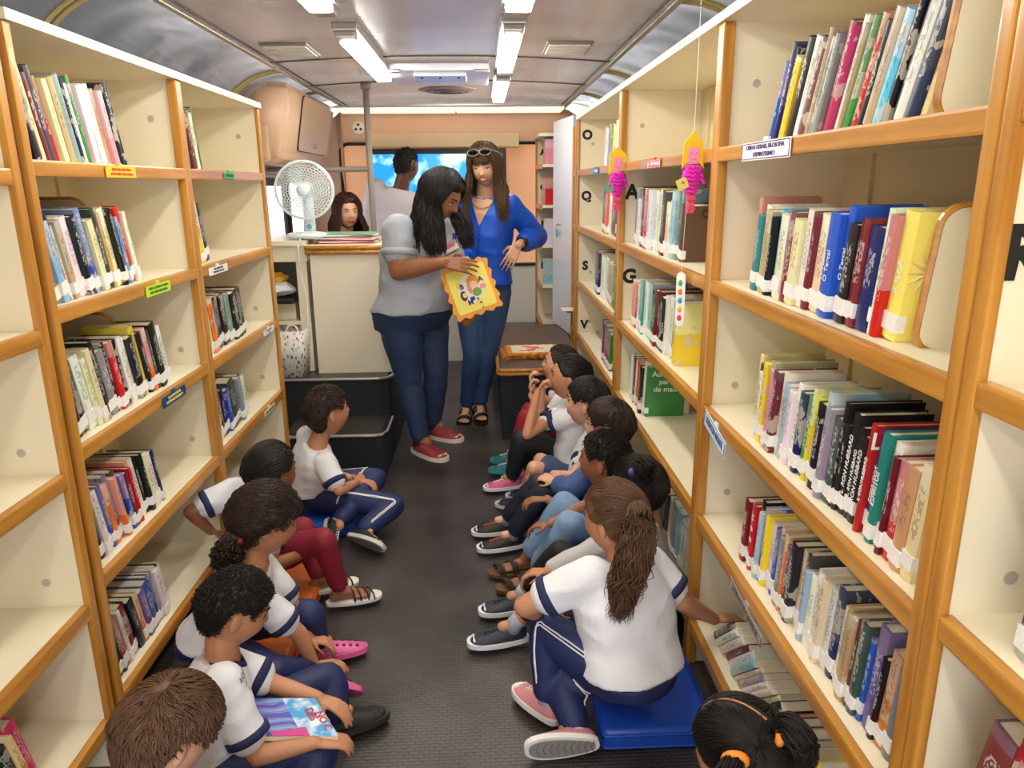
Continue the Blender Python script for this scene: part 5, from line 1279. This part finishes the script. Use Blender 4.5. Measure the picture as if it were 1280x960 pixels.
kid('seated boy with straight dark hair, denim sleeves and orange laced black trainers', at(761, 533, 2.66), (-.88, .42, .05), S_LIGHT, at(770, 572, 2.64), (.43, 2.66, .15), (-.92, .3, 0),
    [(at(712, 612, 2.50), at(694, 603, 2.62), None, (-.7, .6, .2), (.3, .3, -.9), .8), (None, at(696, 594, 2.72), (-.3, .1, -.9), (-.7, -.5, 0), (.3, 0, -.9), .8)],
    [(at(680, 614, 2.66), azp(640, 668, .075), None, (-.98, -.15, 0), (0, 0, 1)), (at(672, 606, 2.78), azp(632, 650, .075), None, (-.98, -.05, 0), (0, 0, 1))],
    (DENIM, 1.55, DENIM, None, .004), (NAVYD, 1.85, 1.2), ('short', H_DBROWN, .018, dict(seed=9, n=2800, len=.55, mess=.4, fringe=True)), shoes=('sneaker', (28, 30, 34), (226, 226, 226), (236, 100, 60), .19, 'trainer'))
kid('seated boy with very short dark curls, light blue jeans and brown sandals', at(756, 576, 2.40), (-.86, .46, .06), S_BROWN, at(778, 612, 2.38), (.43, 2.38, .15), (-.92, .3, 0),
    [(None, (.22, 2.30, .30), (-.3, -.4, -.8), (-.9, .3, -.2), (0, 0, -1), .6), (None, (.22, 2.46, .32), (-.3, .3, -.8), (-.9, 0, 0), (0, 0, -1), .6)],
    [(at(712, 655, 2.28), azp(668, 716, .07), None, (-.97, -.15, 0), (0, 0, 1)), (at(706, 630, 2.42), azp(657, 698, .07), None, (-.97, -.12, 0), (0, 0, 1))],
    (DENIM, .75, None, None, .004), (JEANS, 1.82, 1.25), ('curly', H_BLACK, .008, dict(seed=10, n=2200)), shoes=('sandal', (52, 46, 40), (110, 72, 44), (60, 50, 40), .19, 'sandal'))
GREYT = mat('pale grey long sleeve cotton', (190, 188, 192), .8, bump=.2, bump_scale=30)
kid('seated girl with dark bun, pale grey long sleeved top and black leggings', at(797, 611, 2.14), (-.80, .58, -.05), S_TAN, at(812, 655, 2.12), (.43, 2.06, .16), (-.9, .4, 0),
    [(None, (.18, 1.98, .30), (-.3, -.4, -.8), (-.9, .3, -.2), (0, 0, -1), .6), (at(838, 725, 2.12), azp(822, 790, .08), None, (-.2, -.8, -.4), (0, 0, -1), .3)],
    [(at(712, 716, 2.02), azp(640, 782, .075), None, (-.98, -.12, 0), (0, 0, 1)), (at(700, 690, 2.14), azp(650, 744, .075), None, (-.98, -.12, 0), (0, 0, 1))],
    (GREYT, 1.85, None, None, .008), (mat('black leggings with small print', (22, 22, 26), .7), 1.72, .6), ('bun', H_BLACK, .013, dict(seed=11, n=1800, low=.008, ties=[(0, -.07, .085)], tails=[([at(803, 588, 2.06), at(800, 582, 2.04), at(806, 590, 2.02), at(800, 592, 2.04)], [.02, .026, .026, .02], 160, .006)])),
    shoes=('sneaker', (44, 48, 64), (232, 232, 234), (30, 30, 36), .19, 'sneaker', (168, 170, 178)))
# front girl reaching to the shelf
kid('girl in white tee with wavy brown ponytail reaching to the low right shelf', at(769, 648, 1.80), (-.72, .69, -.10), S_TAN, at(776, 702, 1.76), (.375, 1.66, .19), (-.50, .86, 0),
    [(at(852, 752, 1.76), azp(893, 774, .20), None, (.95, .15, -.05), (0, 0, -1), .35), (at(655, 758, 1.72), at(690, 772, 1.88), None, (.5, .8, 0), (0, 0, -1), .5)],
    [(at(700, 850, 1.72), azp(720, 912, .05), None, (-1, -.05, .0), (.1, 1, .12)), (at(684, 786, 1.76), azp(684, 872, .075), None, (-.55, .85, 0), (.1, 0, 1))],
    (TEE, .64, NV, None, .006), (NAVYT, 1.86, 1.35, WHITE), ('tail', H_BROWN, .012, dict(seed=12, n=2400, low=.012, ties=[(.012, -.105, .035)], tails=[([at(794, 632, 1.68), at(800, 650, 1.64), at(794, 690, 1.62), at(782, 730, 1.62), at(772, 778, 1.60)], [.018, .036, .040, .038, .012], 620, .018)])),
    shoes=('sneaker', (222, 150, 160), (240, 236, 234), (244, 240, 240), .185, 'sneaker', (190, 200, 210)), girth=1.22)
# bottom right girl, two buns with orange ties
kid('girl with centre parting and two orange hair ties at the bottom right edge', at(932, 948, 1.14), (-.60, .62, -.5), S_TAN, at(945, 1000, 1.08), (.47, 1.0, .16), (-.8, .5, 0),
    [(None, (.22, 1.0, .16), (-.3, -.4, -.8), (-.9, .3, -.2), (0, 0, -1), .6), (None, (.24, 1.14, .14), (-.3, .3, -.8), (-.9, 0, 0), (0, 0, -1), .6)],
    [(None, (.12, .92, .08), (0, 0, 1), (-1, .1, 0), (0, 0, 1)), (None, (.12, 1.08, .08), (0, 0, 1), (-1, .1, 0), (0, 0, 1))],
    UNI, (NAVYT, 1.9, 1.2), ('pigtails', H_BLACK, .011, dict(seed=13, n=3000, part=True, partline=True, ties=[(.06, -.07, .07), (-.06, -.09, .06)],
        tails=[([at(972, 914, 1.09), at(985, 908, 1.08), at(1003, 930, 1.06), at(1008, 965, 1.05)], [.012, .026, .026, .012], 260, .004), ([at(918, 950, 1.06), at(915, 962, 1.04), at(905, 985, 1.02), at(905, 1000, 1.02)], [.012, .024, .024, .012], 240, .004)],
        bands=[(at(974, 915, 1.09), (1, -.3, 0), .017, (244, 150, 50)), (at(919, 950, 1.06), (-.2, -.9, -.4), .017, (244, 150, 50))])),
    shoes=('sneaker', (60, 60, 80), (230, 230, 230), (230, 230, 230), .18, 'sneaker'), hs=.97)
# ---- adults
JEAN = mat('dark blue jeans', (34, 52, 86), .75, noise_amt=.22, noise_scale=16, bump=.15, bump_scale=90)
JEAN2 = mat('mid blue jeans', (44, 72, 112), .75, noise_amt=.25, noise_scale=16, bump=.15, bump_scale=90)
GREYM = mat('grey melange tee', (164, 170, 180), .8, noise_amt=.08, noise_scale=60, bump=.2, bump_scale=24)
BLUEB = mat('royal blue blouse', (10, 84, 206), .5, bump=.3, bump_scale=16)
person('standing woman in grey tee and dark jeans with long wavy black hair', at(551, 246, 3.50), (.80, -.38, -.50), (.1, 0, 1), .98, False, S_BROWN, at(527, 276, 3.60), at(517, 393, 3.68), (.82, -.57, 0),
    [(at(499, 338, 3.44), at(553, 328, 3.345), None, (.95, -.02, -.12), (.1, .9, -.4), .35), (at(575, 375, 3.66), at(583, 402, 3.44), None, (.5, -.1, .7), (0, -.8, .3), .6)],
    [(at(512, 478, 3.62), at(526, 550, 3.60), None, (.72, -.69, 0), (0, 0, 1)), (at(545, 465, 3.72), at(541, 530, 3.80), None, (.85, -.5, 0), (0, 0, 1))],
    (GREYM, .50, GREYM, None, .004, .014), (JEAN, 1.93, 1.0), ('loose', H_BLACK, .022, dict(seed=21, part=True, low=.004, falls=[(62, 125, .44, .075, 800, .010, [at(538, 262, 3.45), at(538, 285, 3.42), at(546, 318, 3.38)]), (-115, -62, .42, .05, 420, .010, [at(570, 262, 3.50), at(578, 285, 3.45), at(584, 310, 3.42)]), (125, 235, .30, .04, 420, .008, None)])),
    sc=.98, sw=.155, girth=1.34, belly=.05, shoes=('sneaker', (150, 50, 56), (226, 214, 206), (170, 70, 76), .25, 'trainer', (40, 50, 80)), fat=1.4)
person('smiling woman in royal blue blouse and jeans with sunglasses on her head', at(606, 207, 4.28), (-.22, -.95, -.30), (-.06, 0, 1), 1.0, False, S_LIGHT, at(607, 246, 4.36), at(603, 362, 4.42), (-.28, -.96, 0),
    [(None, at(588, 330, 4.20), (-.6, .2, -.6), (-.2, -.8, -.2), (0, 0, -1), .5), (at(671, 296, 4.45), at(648, 306, 4.26), None, (-.50, -.1, -.86), (.1, .9, .1), .35)],
    [(at(592, 445, 4.36), at(583, 507, 4.44), None, (-.15, -1, -.18), (0, -.18, 1)), (at(610, 440, 4.38), at(600, 504, 4.44), None, (.05, -1, -.18), (0, -.18, 1))],
    (BLUEB, 1.62, BLUEB, None, .006, .012), (JEAN2, 1.93, .8), ('loose', H_LONG, .018, dict(seed=22, low=.0, falls=[(45, 110, .34, .035, 380, .004, None), (-115, -45, .42, .045, 460, .006, [at(622, 232, 4.26), at(628, 252, 4.22), at(629, 275, 4.18)]), (120, 240, .22, .02, 300, .003, None)], fringe_len=.050)),
    sc=1.0, sw=.15, girth=1.0, shoes=('heel', (20, 18, 20), (16, 16, 18), (20, 20, 20), .24, 'sandal'), smile=True, lips=LIPR)
person('man with shaved head and pale shirt standing with his back turned', at(508, 207, 5.35), (.55, .83, -.05), (0, 0, 1), 1.0, False, S_DARK, at(501, 236, 5.37), (-.66, 5.40, .92), (.1, 1, 0),
    [(None, (-.42, 5.50, .95), (.5, -.5, -.3), None, (0, 0, -1), .4), (None, (-.90, 5.50, .92), (-.5, -.5, -.3), None, (0, 0, -1), .4)],
    [(None, (-.56, 5.42, .08), (0, 1, 0), (0, 1, 0), (0, 0, 1)), (None, (-.76, 5.42, .08), (0, 1, 0), (0, 1, 0), (0, 0, 1))],
    (mat('pale pinkish shirt', (212, 200, 204), .8, bump=.2, bump_scale=20), .75, None, None, .02, .006), (JEAN, 1.93, 1.1), ('curly', mat('very short black hair', (30, 24, 22), .8), .003, dict(seed=23, n=600)), sc=1.0, sw=.17, girth=1.08, shoes=('sneaker', (30, 30, 34), (200, 200, 200), (30, 30, 30), .27, 'trainer'))
person('woman with dark auburn bob visible behind the papers on the counter', at(434, 265, 4.70), (.42, -.88, -.08), (0, 0, 1), .90, False, S_LIGHT, at(428, 300, 4.76), (-1.06, 4.86, .56), (.5, -.86, 0),
    [(None, (-.95, 4.66, .82), (-.5, -.3, -.8), None, (0, 0, -1), .5), (None, (-.80, 4.72, .82), (.6, -.2, -.7), None, (0, 0, -1), .5)],
    [(None, (-1.15, 4.80, .08), (.3, -1, 1), (0, -1, 0), (0, 0, 1)), (None, (-.92, 4.76, .08), (.3, -1, 1), (0, -1, 0), (0, 0, 1))],
    (mat('dark blouse', (40, 36, 44), .8), 1.6, None, None, .01), (JEAN, 1.9, 1), ('loose', H_RED, .02, dict(seed=24, part=True, falls=[(45, 125, .17, .03, 420, .003, None), (-125, -45, .17, .03, 420, .003, None), (120, 240, .15, .02, 300, .003, None)])), sc=.96, sw=.145, shoes=('sneaker', (30, 30, 34), (60, 60, 60), (30, 30, 30), .24, 'shoe'))
t = thing('stool', 'low stool under the woman behind the counter', 'stool', (-1.06, 4.90, 0))
bm = B(); tube(bm, [(-1.06, 4.88, .42), (-1.06, 4.88, .45)], .17, 24); part('seat', bm, BLACK, t)
for a in range(4): bm = B(); tube(bm, [(-1.06+.12*math.cos(a*PI/2+.8), 4.88+.12*math.sin(a*PI/2+.8), .42), (-1.06+.14*math.cos(a*PI/2+.8), 4.88+.14*math.sin(a*PI/2+.8), 0)], .012, 8); part('leg', bm, STEEL, t)
for k_, v_ in t_info.items():
    J = v_['joints']; print('P', k_[:30], 'torso %.2f' % (v_['neck']-v_['pel']).length, 'head-neck %.2f' % (v_['HM'].translation-v_['neck']).length, 'arms', ['%.2f %.2f' % ((e-s).length, (w-e).length) for s, e, w in J.values()], 'legs', ['%.2f %.2f' % ((k-h).length, (a-k).length) for h, k, a in v_['legs'].values()], 'pel', [round(x, 2) for x in v_['pel']])
# ---------------- clothing details, things held ----------------
def bvh_of(o): me = o.data; return BVHTree.FromPolygons([v.co for v in me.vertices], [p.vertices for p in me.polygons])
def snap_part(name, me_or_bm, m, parent, target, off=.0015, label=None, dirv=None):
    """press a thin decoration onto the surface of target"""
    o = part(name, me_or_bm, m, parent, label=label); bv = bvh_of(target)
    for v in o.data.vertices:
        if dirv is not None:
            h = bv.ray_cast(v.co-dirv*.3, dirv)
            if h[0] is None: h = bv.find_nearest(v.co)
        else: h = bv.find_nearest(v.co)
        if h[0] is not None: v.co = h[0]+h[1]*off
    return o
def flat_grid(M, w, h, n=10, shape=None):
    bm = B(); g_ = {}
    for i in range(n+1):
        for j in range(n+1):
            x, y = (i/n-.5)*w, (j/n-.5)*h
            if shape: x *= shape(j/n)
            g_[i, j] = bm.verts.new(M @ V((x, y, 0)))
    for i in range(n):
        for j in range(n): bm.faces.new((g_[i, j], g_[i+1, j], g_[i+1, j+1], g_[i, j+1]))
    return bm
def info(k): return [v for q, v in t_info.items() if k in q][0]
# smiling woman: V neck, placket, necklace, sunglasses, watch, ring
I = info('royal blue'); T_ = I['t']; nk = I['neck']; f_ = I['tf']; sd = I['side']; up = I['spn']
Mv = basis(nk+f_*.12-up*.062, -sd, up); dv = (-f_).normalized()
snap_part('open_neckline', flat_grid(Mv, .17, .19, 12, lambda t_: t_*1.0+.02), S_LIGHT, T_, I['shirt'], .0045, dirv=dv)
bm = flat_grid(basis(nk+f_*.12-up*.27, -sd, up), .022, .26, 8); snap_part('placket', bm, mat('blouse placket', (8, 66, 176), .5), T_, I['shirt'], .002, dirv=dv)
for k in range(4):
    bm = B(); p = nk+f_*.14-up*(.17+.065*k); h = bvh_of(I['shirt']).ray_cast(p-OFF[I['shirt'].name]+f_*.1, dv); q = (h[0] if h[0] else p-OFF[I['shirt'].name])+OFF[I['shirt'].name]; ellip(bm, q+f_*.003, .005, sub=1); part('button', bm, mat('blouse button', (30, 60, 120), .3), T_)
bm = B()
for k in range(19):
    a = PI*(k/18); p = nk+sd*.062*math.cos(a)+f_*(.062*math.sin(a)+.016)-up*(.012+.052*math.sin(a)); h = bvh_of(I['shirt']).ray_cast(p-OFF[I['shirt'].name]+f_*.2, dv); p = (h[0]+OFF[I['shirt'].name]+f_*.006) if h[0] and (h[0]+OFF[I['shirt'].name]-p).length < .09 else p; ellip(bm, p, .0062 if k % 2 else .005, sub=1)
part('necklace', bm, mat('gold beads', (220, 190, 110), .25, .7), T_)
HMw = I['HM']
sg = None
for s in (-1, 1):
    bm = B(); ellip(bm, HMw @ V((s*.034, .083, .098)), (1, 1, 1), M=HMw.to_3x3() @ Matrix.Rotation(-.9, 3, 'X') @ Matrix.Diagonal((.030, .006, .020)), sub=3)
    if sg is None: sg = thing('sunglasses', 'dark sunglasses pushed up on the hair of the smiling woman in blue', 'sunglasses', tuple(HMw @ V((0, .08, .1))))
    part('lens', bm, mat('dark glossy lens', (16, 16, 20), .08), sg, True)
bm = B(); tube(bm, [HMw @ V((x, .092-abs(x)*.2, .106)) for x in (-.014, 0, .014)], .002, 6)
for s in (-1, 1): tube(bm, [HMw @ V((s*.064, .070, .100)), HMw @ V((s*.092, .02, .072)), HMw @ V((s*.098, -.03, .045))], .0025, 6); tube(bm, [HMw @ V((s*.034+.031*math.cos(a), .090+.0*math.sin(a)-.012*math.sin(a), .098+.016*math.sin(a))) for a in [2*PI*k/16 for k in range(16)]], .002, 5, closed=True)
part('frame', bm, mat('pale metal frame', (206, 200, 196), .25, .6), sg)
s0, el, wr = I['joints'][1]; d = (wr-el).normalized(); c_ = wr-d*.035; u, w = frame_of(d)
bm = B(); tube(bm, [c_+(u*math.cos(a)+w*math.sin(a))*.033 for a in [2*PI*k/24 for k in range(24)]], .006, 8, closed=True); wt = part('watch_strap', bm, mat('dark watch strap', (40, 32, 28), .4), None); 
wth = thing('wristwatch', 'dark wristwatch on the wrist of the woman in blue', 'watch', tuple(c_)); C.objects.unlink(wt); 
bm = B(); tube(bm, [c_+(u*math.cos(a)+w*math.sin(a))*.033 for a in [2*PI*k/24 for k in range(24)]], .006, 8, closed=True); part('strap', bm, mat('dark watch strap', (40, 32, 28), .4), wth, True)
vd = (V((0, 0, CAMZ))-c_); vd = (vd-d*vd.dot(d)).normalized(); bm = B(); tube(bm, [c_+vd*.030, c_+vd*.042], .019, 20); part('case', bm, mat('watch case', (70, 60, 52), .25, .7), wth, True)
# grey tee print
I2 = info('grey tee'); Mv = basis(at(571, 306, 3.40), (1, 0, 0), (0, 0, 1))
for k, (dx, dz, w_, h_, c2) in enumerate(((-.012, .022, .035, .03, (52, 62, 120)), (.012, .0, .03, .03, (214, 120, 130)), (.0, -.02, .04, .02, (226, 226, 230)))):
    snap_part('tee_print', flat_grid(Mv @ Matrix.Translation((dx, dz, 0)), w_, h_, 4), mat('tee print %d' % k, c2, .7), I2['t'], I2['shirt'], .0018, dirv=V((0, 1, 0)))
# felt page held up by the two hands
t = thing('felt_page', 'yellow felt page with orange ruffled border and children drawing held by the woman in grey', 'felt page', tuple(at(588, 361, 3.42)))
c_ = at(589, 361, 3.405); r_ = (at(615, 350, 3.40)-at(563, 369, 3.40)).normalized(); u_ = (at(583, 332, 3.43)-at(596, 386, 3.38)).normalized(); M = basis(c_, r_, u_)
bm = B(); prism(bm, wavy(.225, .245, .007, seed=2), M @ Matrix.Translation((0, 0, -.012)), .016); bmesh.ops.triangulate(bm, faces=[f for f in bm.faces if len(f.verts) > 4]); part('ruffled_border', bm, OR, t)
bm = B(); prism(bm, rrect(.185, .205, .012), M @ Matrix.Translation((0, 0, .0045)), .003); pg = part('yellow_panel', bm, YE, t)
DR = [('white_patch', (0, 0), .060, .066, (222, 226, 222), 0), ('hair_shape', (.018, .030), .030, .030, (232, 150, 50), 1), ('child_face', (.016, .014), .018, .018, (244, 196, 160), 2), ('dress_shape', (.022, -.022), .022, .020, (120, 160, 60), 2), ('arm_shape', (-.006, .004), .010, .026, (236, 140, 120), 2),
      ('brown_hair', (-.042, -.022), .016, .024, (96, 50, 34), 1), ('small_face', (-.036, -.020), .011, .012, (244, 206, 180), 2), ('yellow_hair', (-.050, .030), .014, .016, (240, 200, 70), 1), ('pink_blob', (.056, -.006), .016, .012, (236, 140, 150), 1), ('legs_shape', (-.008, -.046), .012, .010, (60, 80, 130), 1)]
for nm, (x, y), a, b_, c2, lay in DR:
    bm = B(); prism(bm, [(a*math.cos(2*PI*k/24), b_*math.sin(2*PI*k/24)) for k in range(24)], M @ Matrix.Translation((x, y, .0076+.0008*lay)), .0008); part(nm, bm, mat('felt %s' % (c2,), c2, .8), pg)
for ch, x, y in (('A', .055, .028), ('M', -.022, -.060), ('B', -.038, .020)):
    text('felt_letter', ch, .032, M @ Matrix.Translation((x, y, .0105)), mat('felt navy letter', (44, 60, 120), .8), pg, bold=.0012)
for k, (x, y) in enumerate(((.010, .018), (.022, .018), (-.039, -.018), (-.033, -.018))):
    bm = B(); ellip(bm, M @ V((x, y, .0112)), .0016, sub=1); part('drawn_eye', bm, BLACK, pg)
# picture book on the boy's lap
I3 = info('tight black curls')
A_, B_, C_, D_ = azp(306, 873, .235), azp(394, 873, .215), azp(423, 920, .205), V((0, 0, 0))
D_ = A_+(C_-B_)*1.0
t = thing('picture_book', 'open picture book with blue and purple illustration on the lap of a boy', 'book', tuple((A_+C_)/2))
def slab(a, b, c, d, th):
    n_ = (b-a).cross(d-a).normalized(); n_ = n_ if n_.z > 0 else -n_
    bm = B(); lo = [bm.verts.new(p-n_*th) for p in (a, b, c, d)]; hi = [bm.verts.new(p) for p in (a, b, c, d)]
    bm.faces.new(lo); bm.faces.new(hi)
    for i in range(4): bm.faces.new((lo[i], lo[(i+1) % 4], hi[(i+1) % 4], hi[i]))
    return bm, n_
def magic():
    m = mat('illustrated page', (120, 110, 210), .4); nt = m.node_tree; b = nt.nodes['Principled BSDF']; N = nt.nodes.new; L = nt.links.new
    tc = N('ShaderNodeTexCoord'); w = N('ShaderNodeTexWave'); w.wave_type = 'RINGS'; w.inputs['Scale'].default_value = 9; w.inputs['Distortion'].default_value = 9; w.inputs['Detail'].default_value = 1.5
    r = N('ShaderNodeValToRGB'); r.color_ramp.interpolation = 'CONSTANT'; e = r.color_ramp.elements; e[0].color = rgb(70, 84, 190); e[1].position = .3; e[1].color = rgb(150, 130, 220)
    for p_, c_2 in ((.5, (200, 40, 140)), (.62, (40, 140, 130)), (.8, (120, 160, 230))): q = e.new(p_); q.color = rgb(*c_2)
    L(tc.outputs['Object'], w.inputs['Vector']); L(w.outputs['Fac'], r.inputs[0]); L(r.outputs[0], b.inputs['Base Color']); return m
bm, n_ = slab(A_, B_, C_, D_, .012); part('page_block', bm, PAGES, t)
off = n_*.001
m1 = A_.lerp(B_, .52); m2 = D_.lerp(C_, .52)
bm, _ = slab(A_+off, m1+off, m2+off, D_+off, .0008); part('left_illustration', bm, magic(), t)
def sky():
    m = mat('sky page', (120, 200, 236), .4); nt = m.node_tree; N = nt.nodes.new; n1 = N('ShaderNodeTexNoise'); n1.inputs['Scale'].default_value = 22; tc = N('ShaderNodeTexCoord'); r = N('ShaderNodeValToRGB'); r.color_ramp.elements[0].position = .45; r.color_ramp.elements[0].color = rgb(60, 160, 226); r.color_ramp.elements[1].position = .6; r.color_ramp.elements[1].color = rgb(226, 240, 248)
    nt.links.new(tc.outputs['Object'], n1.inputs['Vector']); nt.links.new(n1.outputs['Fac'], r.inputs[0]); nt.links.new(r.outputs[0], nt.nodes['Principled BSDF'].inputs['Base Color']); return m
bm, _ = slab(m1+off, B_+off, C_+off, m2+off, .0008); part('right_illustration', bm, sky(), t)
e1 = D_.lerp(C_, .12)+off*1.8; e2 = D_.lerp(C_, .62)+off*1.8; e3 = e2+(B_-C_)*.22; e4 = e1+(A_-D_)*.10
bm, _ = slab(e4, e3, e2, e1, .0006); part('pink_shape', bm, mat('pink print', (206, 40, 140), .4), t)
rr = (C_-B_).normalized(); uu = (B_-A_).normalized()
for s_, fx, fy_ in (('DES', .80, .45), ('NO C', .92, .62)):
    p = A_.lerp(B_, fx).lerp(D_.lerp(C_, fx), fy_)+n_*.002
    text('page_title', s_, .026, basis(p, -rr if False else rr, uu), mat('red title', (206, 40, 50), .5), t, bold=.0005)
# school name on the boy's tee
s_ = info('tight black curls'); o = None
for k, tx in enumerate(('UNDA', 'IPAL', 'CA')):
    Mt = basis(at(303, 846+k*10, 1.45), (.35, -.92, 0), (0, 0, 1)); 
    cu = bpy.data.curves.new('t', 'FONT'); cu.body = tx; cu.size = (.022, .015, .012)[k]; cu.align_x = 'CENTER'; cu.resolution_u = 2; oo = bpy.data.objects.new('t', cu); me = bpy.data.meshes.new_from_object(oo); me.transform(Mt); bpy.data.objects.remove(oo)
    snap_part('school_print', me, mat('navy print', (40, 44, 80), .7), s_['t'], s_['shirt'], .0012)
# white hair clip
I4 = info('white hair clip'); p = at(731, 467, 3.16)
bm = B(); rcone(bm, p+V((-.014, 0, .012)), p+V((.014, 0, .014)), .006, .006, 8); rcone(bm, p, p+V((.002, 0, -.022)), .006, .005, 8); part('hair_clip', bm, WHITE, I4['t'], True)
bm = B(); ellip(bm, at(790, 590, 2.05), .013, sub=2); part('hair_tie', bm, mat('purple hair tie', (90, 70, 150), .6), info('dark bun')['t'], True)
bm = B(); ellip(bm, at(300, 677, 1.84), .010, sub=2); part('hair_tie', bm, mat('dark red hair tie', (120, 24, 36), .6), info('pink clogs')['t'], True)
# ---------------- titled books ----------------
def retitle(pred, lines, size, cover=False, col=WHITE, spine=None, rgbc=None, zc=.5):
    for o in bpy.data.objects:
        if o.name.startswith('book') and o.get('label') and pred in o['label'] and o.parent is None:
            bb = [V(c) for c in o.bound_box]; w = max(v.x for v in bb); th = max(v.y for v in bb); h = max(v.z for v in bb)
            if rgbc: o.color = rgb(*rgbc); o.data.materials.clear(); o.data.materials.append(PLAINB)
            if spine:
                M = basis((-.0008, th/2, h*zc), (0, 0, -1), (0, -1, 0)); M = basis((-.0008, th/2, h*zc), (0, 0, 1), (0, 1, 0)); n3 = V((M[0][2], M[1][2], M[2][2]))
                if n3.x > 0: M = basis((-.0008, th/2, h*zc), (0, 0, 1), (0, -1, 0)); 
                n3 = V((M[0][2], M[1][2], M[2][2]))
                if n3.x > 0: M = basis((-.0008, th/2, h*zc), (0, 0, -1), (0, -1, 0))
                text('spine_title', spine, min(th*.8, .018), M, col, o, sx=.9)
            if cover:
                for i, s in enumerate(lines): text('cover_title', s, size, basis((w*.52, -.0006, h*.86-i*size*1.05), (1, 0, 0), (0, 0, 1)), col, o, bold=.0004)
            return o
YT_ = mat('title yellow', (240, 220, 90), .5)
tr = 'on the third shelf of the right bookcase'
n3_ = 33
retitle(ORD[25]+' from the left '+tr, ['L. RON'], .045, True, WHITE, 'L. RON HUBBARD', (176, 30, 34))
for k in (24, 23, 22, 21): retitle(ORD[k]+' from the left '+tr, [], .02, False, WHITE, 'L. RON HUBBARD', (36, 32, 34))
for k in (27, 26): retitle(ORD[k]+' from the left '+tr, [], .02, False, WHITE, 'ESPIRITOS', (34, 70, 150) if k == 26 else (30, 130, 120))
r4 = 'on the fourth shelf of the right bookcase'
o = retitle(ORD[31]+' from the left '+r4, ['CALA', 'BLO'], .03, True, WHITE, None, (120, 122, 128))
o = retitle(ORD[2]+' from the left '+r4, [], .04, False, WHITE, None, (200, 24, 40))
if o:
    bb = [V(c) for c in o.bound_box]; th = max(v.y for v in bb); h = max(v.z for v in bb)
    for i, s in enumerate(('C', 'fa', 'm')): text('spine_title', s, min(.036, th*(1.1 if i != 1 else .95)), basis((-.0009, th/2, h*(.82-.17*i)), (0, -1, 0), (0, 0, 1)), WHITE, o, bold=.0005)
r2 = 'on the second shelf of the right bookcase'
o = retitle(ORD[21]+' from the left '+r2, [], .02, False, WHITE, 'A FLOR', (240, 224, 110))
if o:
    bb = [V(c) for c in o.bound_box]; h = max(v.z for v in bb)
    bm = B()
    for k in range(12): a = 2*PI*k/12; tube(bm, [(.035+.008*math.cos(a), -.0006, h*.55+.008*math.sin(a)), (.035+.034*math.cos(a), -.0006, h*.55+.034*math.sin(a))], [.003, .001], 4)
    part('flower_petals', bm, mat('pale petals', (226, 206, 150), .5), o); bm = B(); ellip(bm, (.035, -.0006, h*.55), (.012, .001, .012), sub=2); part('flower_centre', bm, mat('olive centre', (150, 130, 50), .5), o)
    bm = B(); ellip(bm, (.115, -.0006, .03), (.014, .001, .014), sub=2); part('red_seal', bm, mat('red seal', (170, 30, 40), .4), o)
for k in (12, 13, 14): retitle(ORD[k]+' from the left '+r2, [], .02, False, WHITE, 'O Tercal', (40, 90, 200))
mb = 'on the fourth shelf of the middle right bay'
o = retitle(ORD[10]+' from the left '+mb, ['Aonde foi', 'parar', 'de mais?'], .032, True, WHITE, None, (60, 140, 70))
o = retitle(ORD[16]+' from the left on the shelf under the letter A', ['Q L'], .035, True, BROW, None, (96, 66, 50))
o = retitle(ORD[12]+' from the left on the shelf under the letter G', [], .03, False, WHITE, 'BOYA', (30, 28, 30))
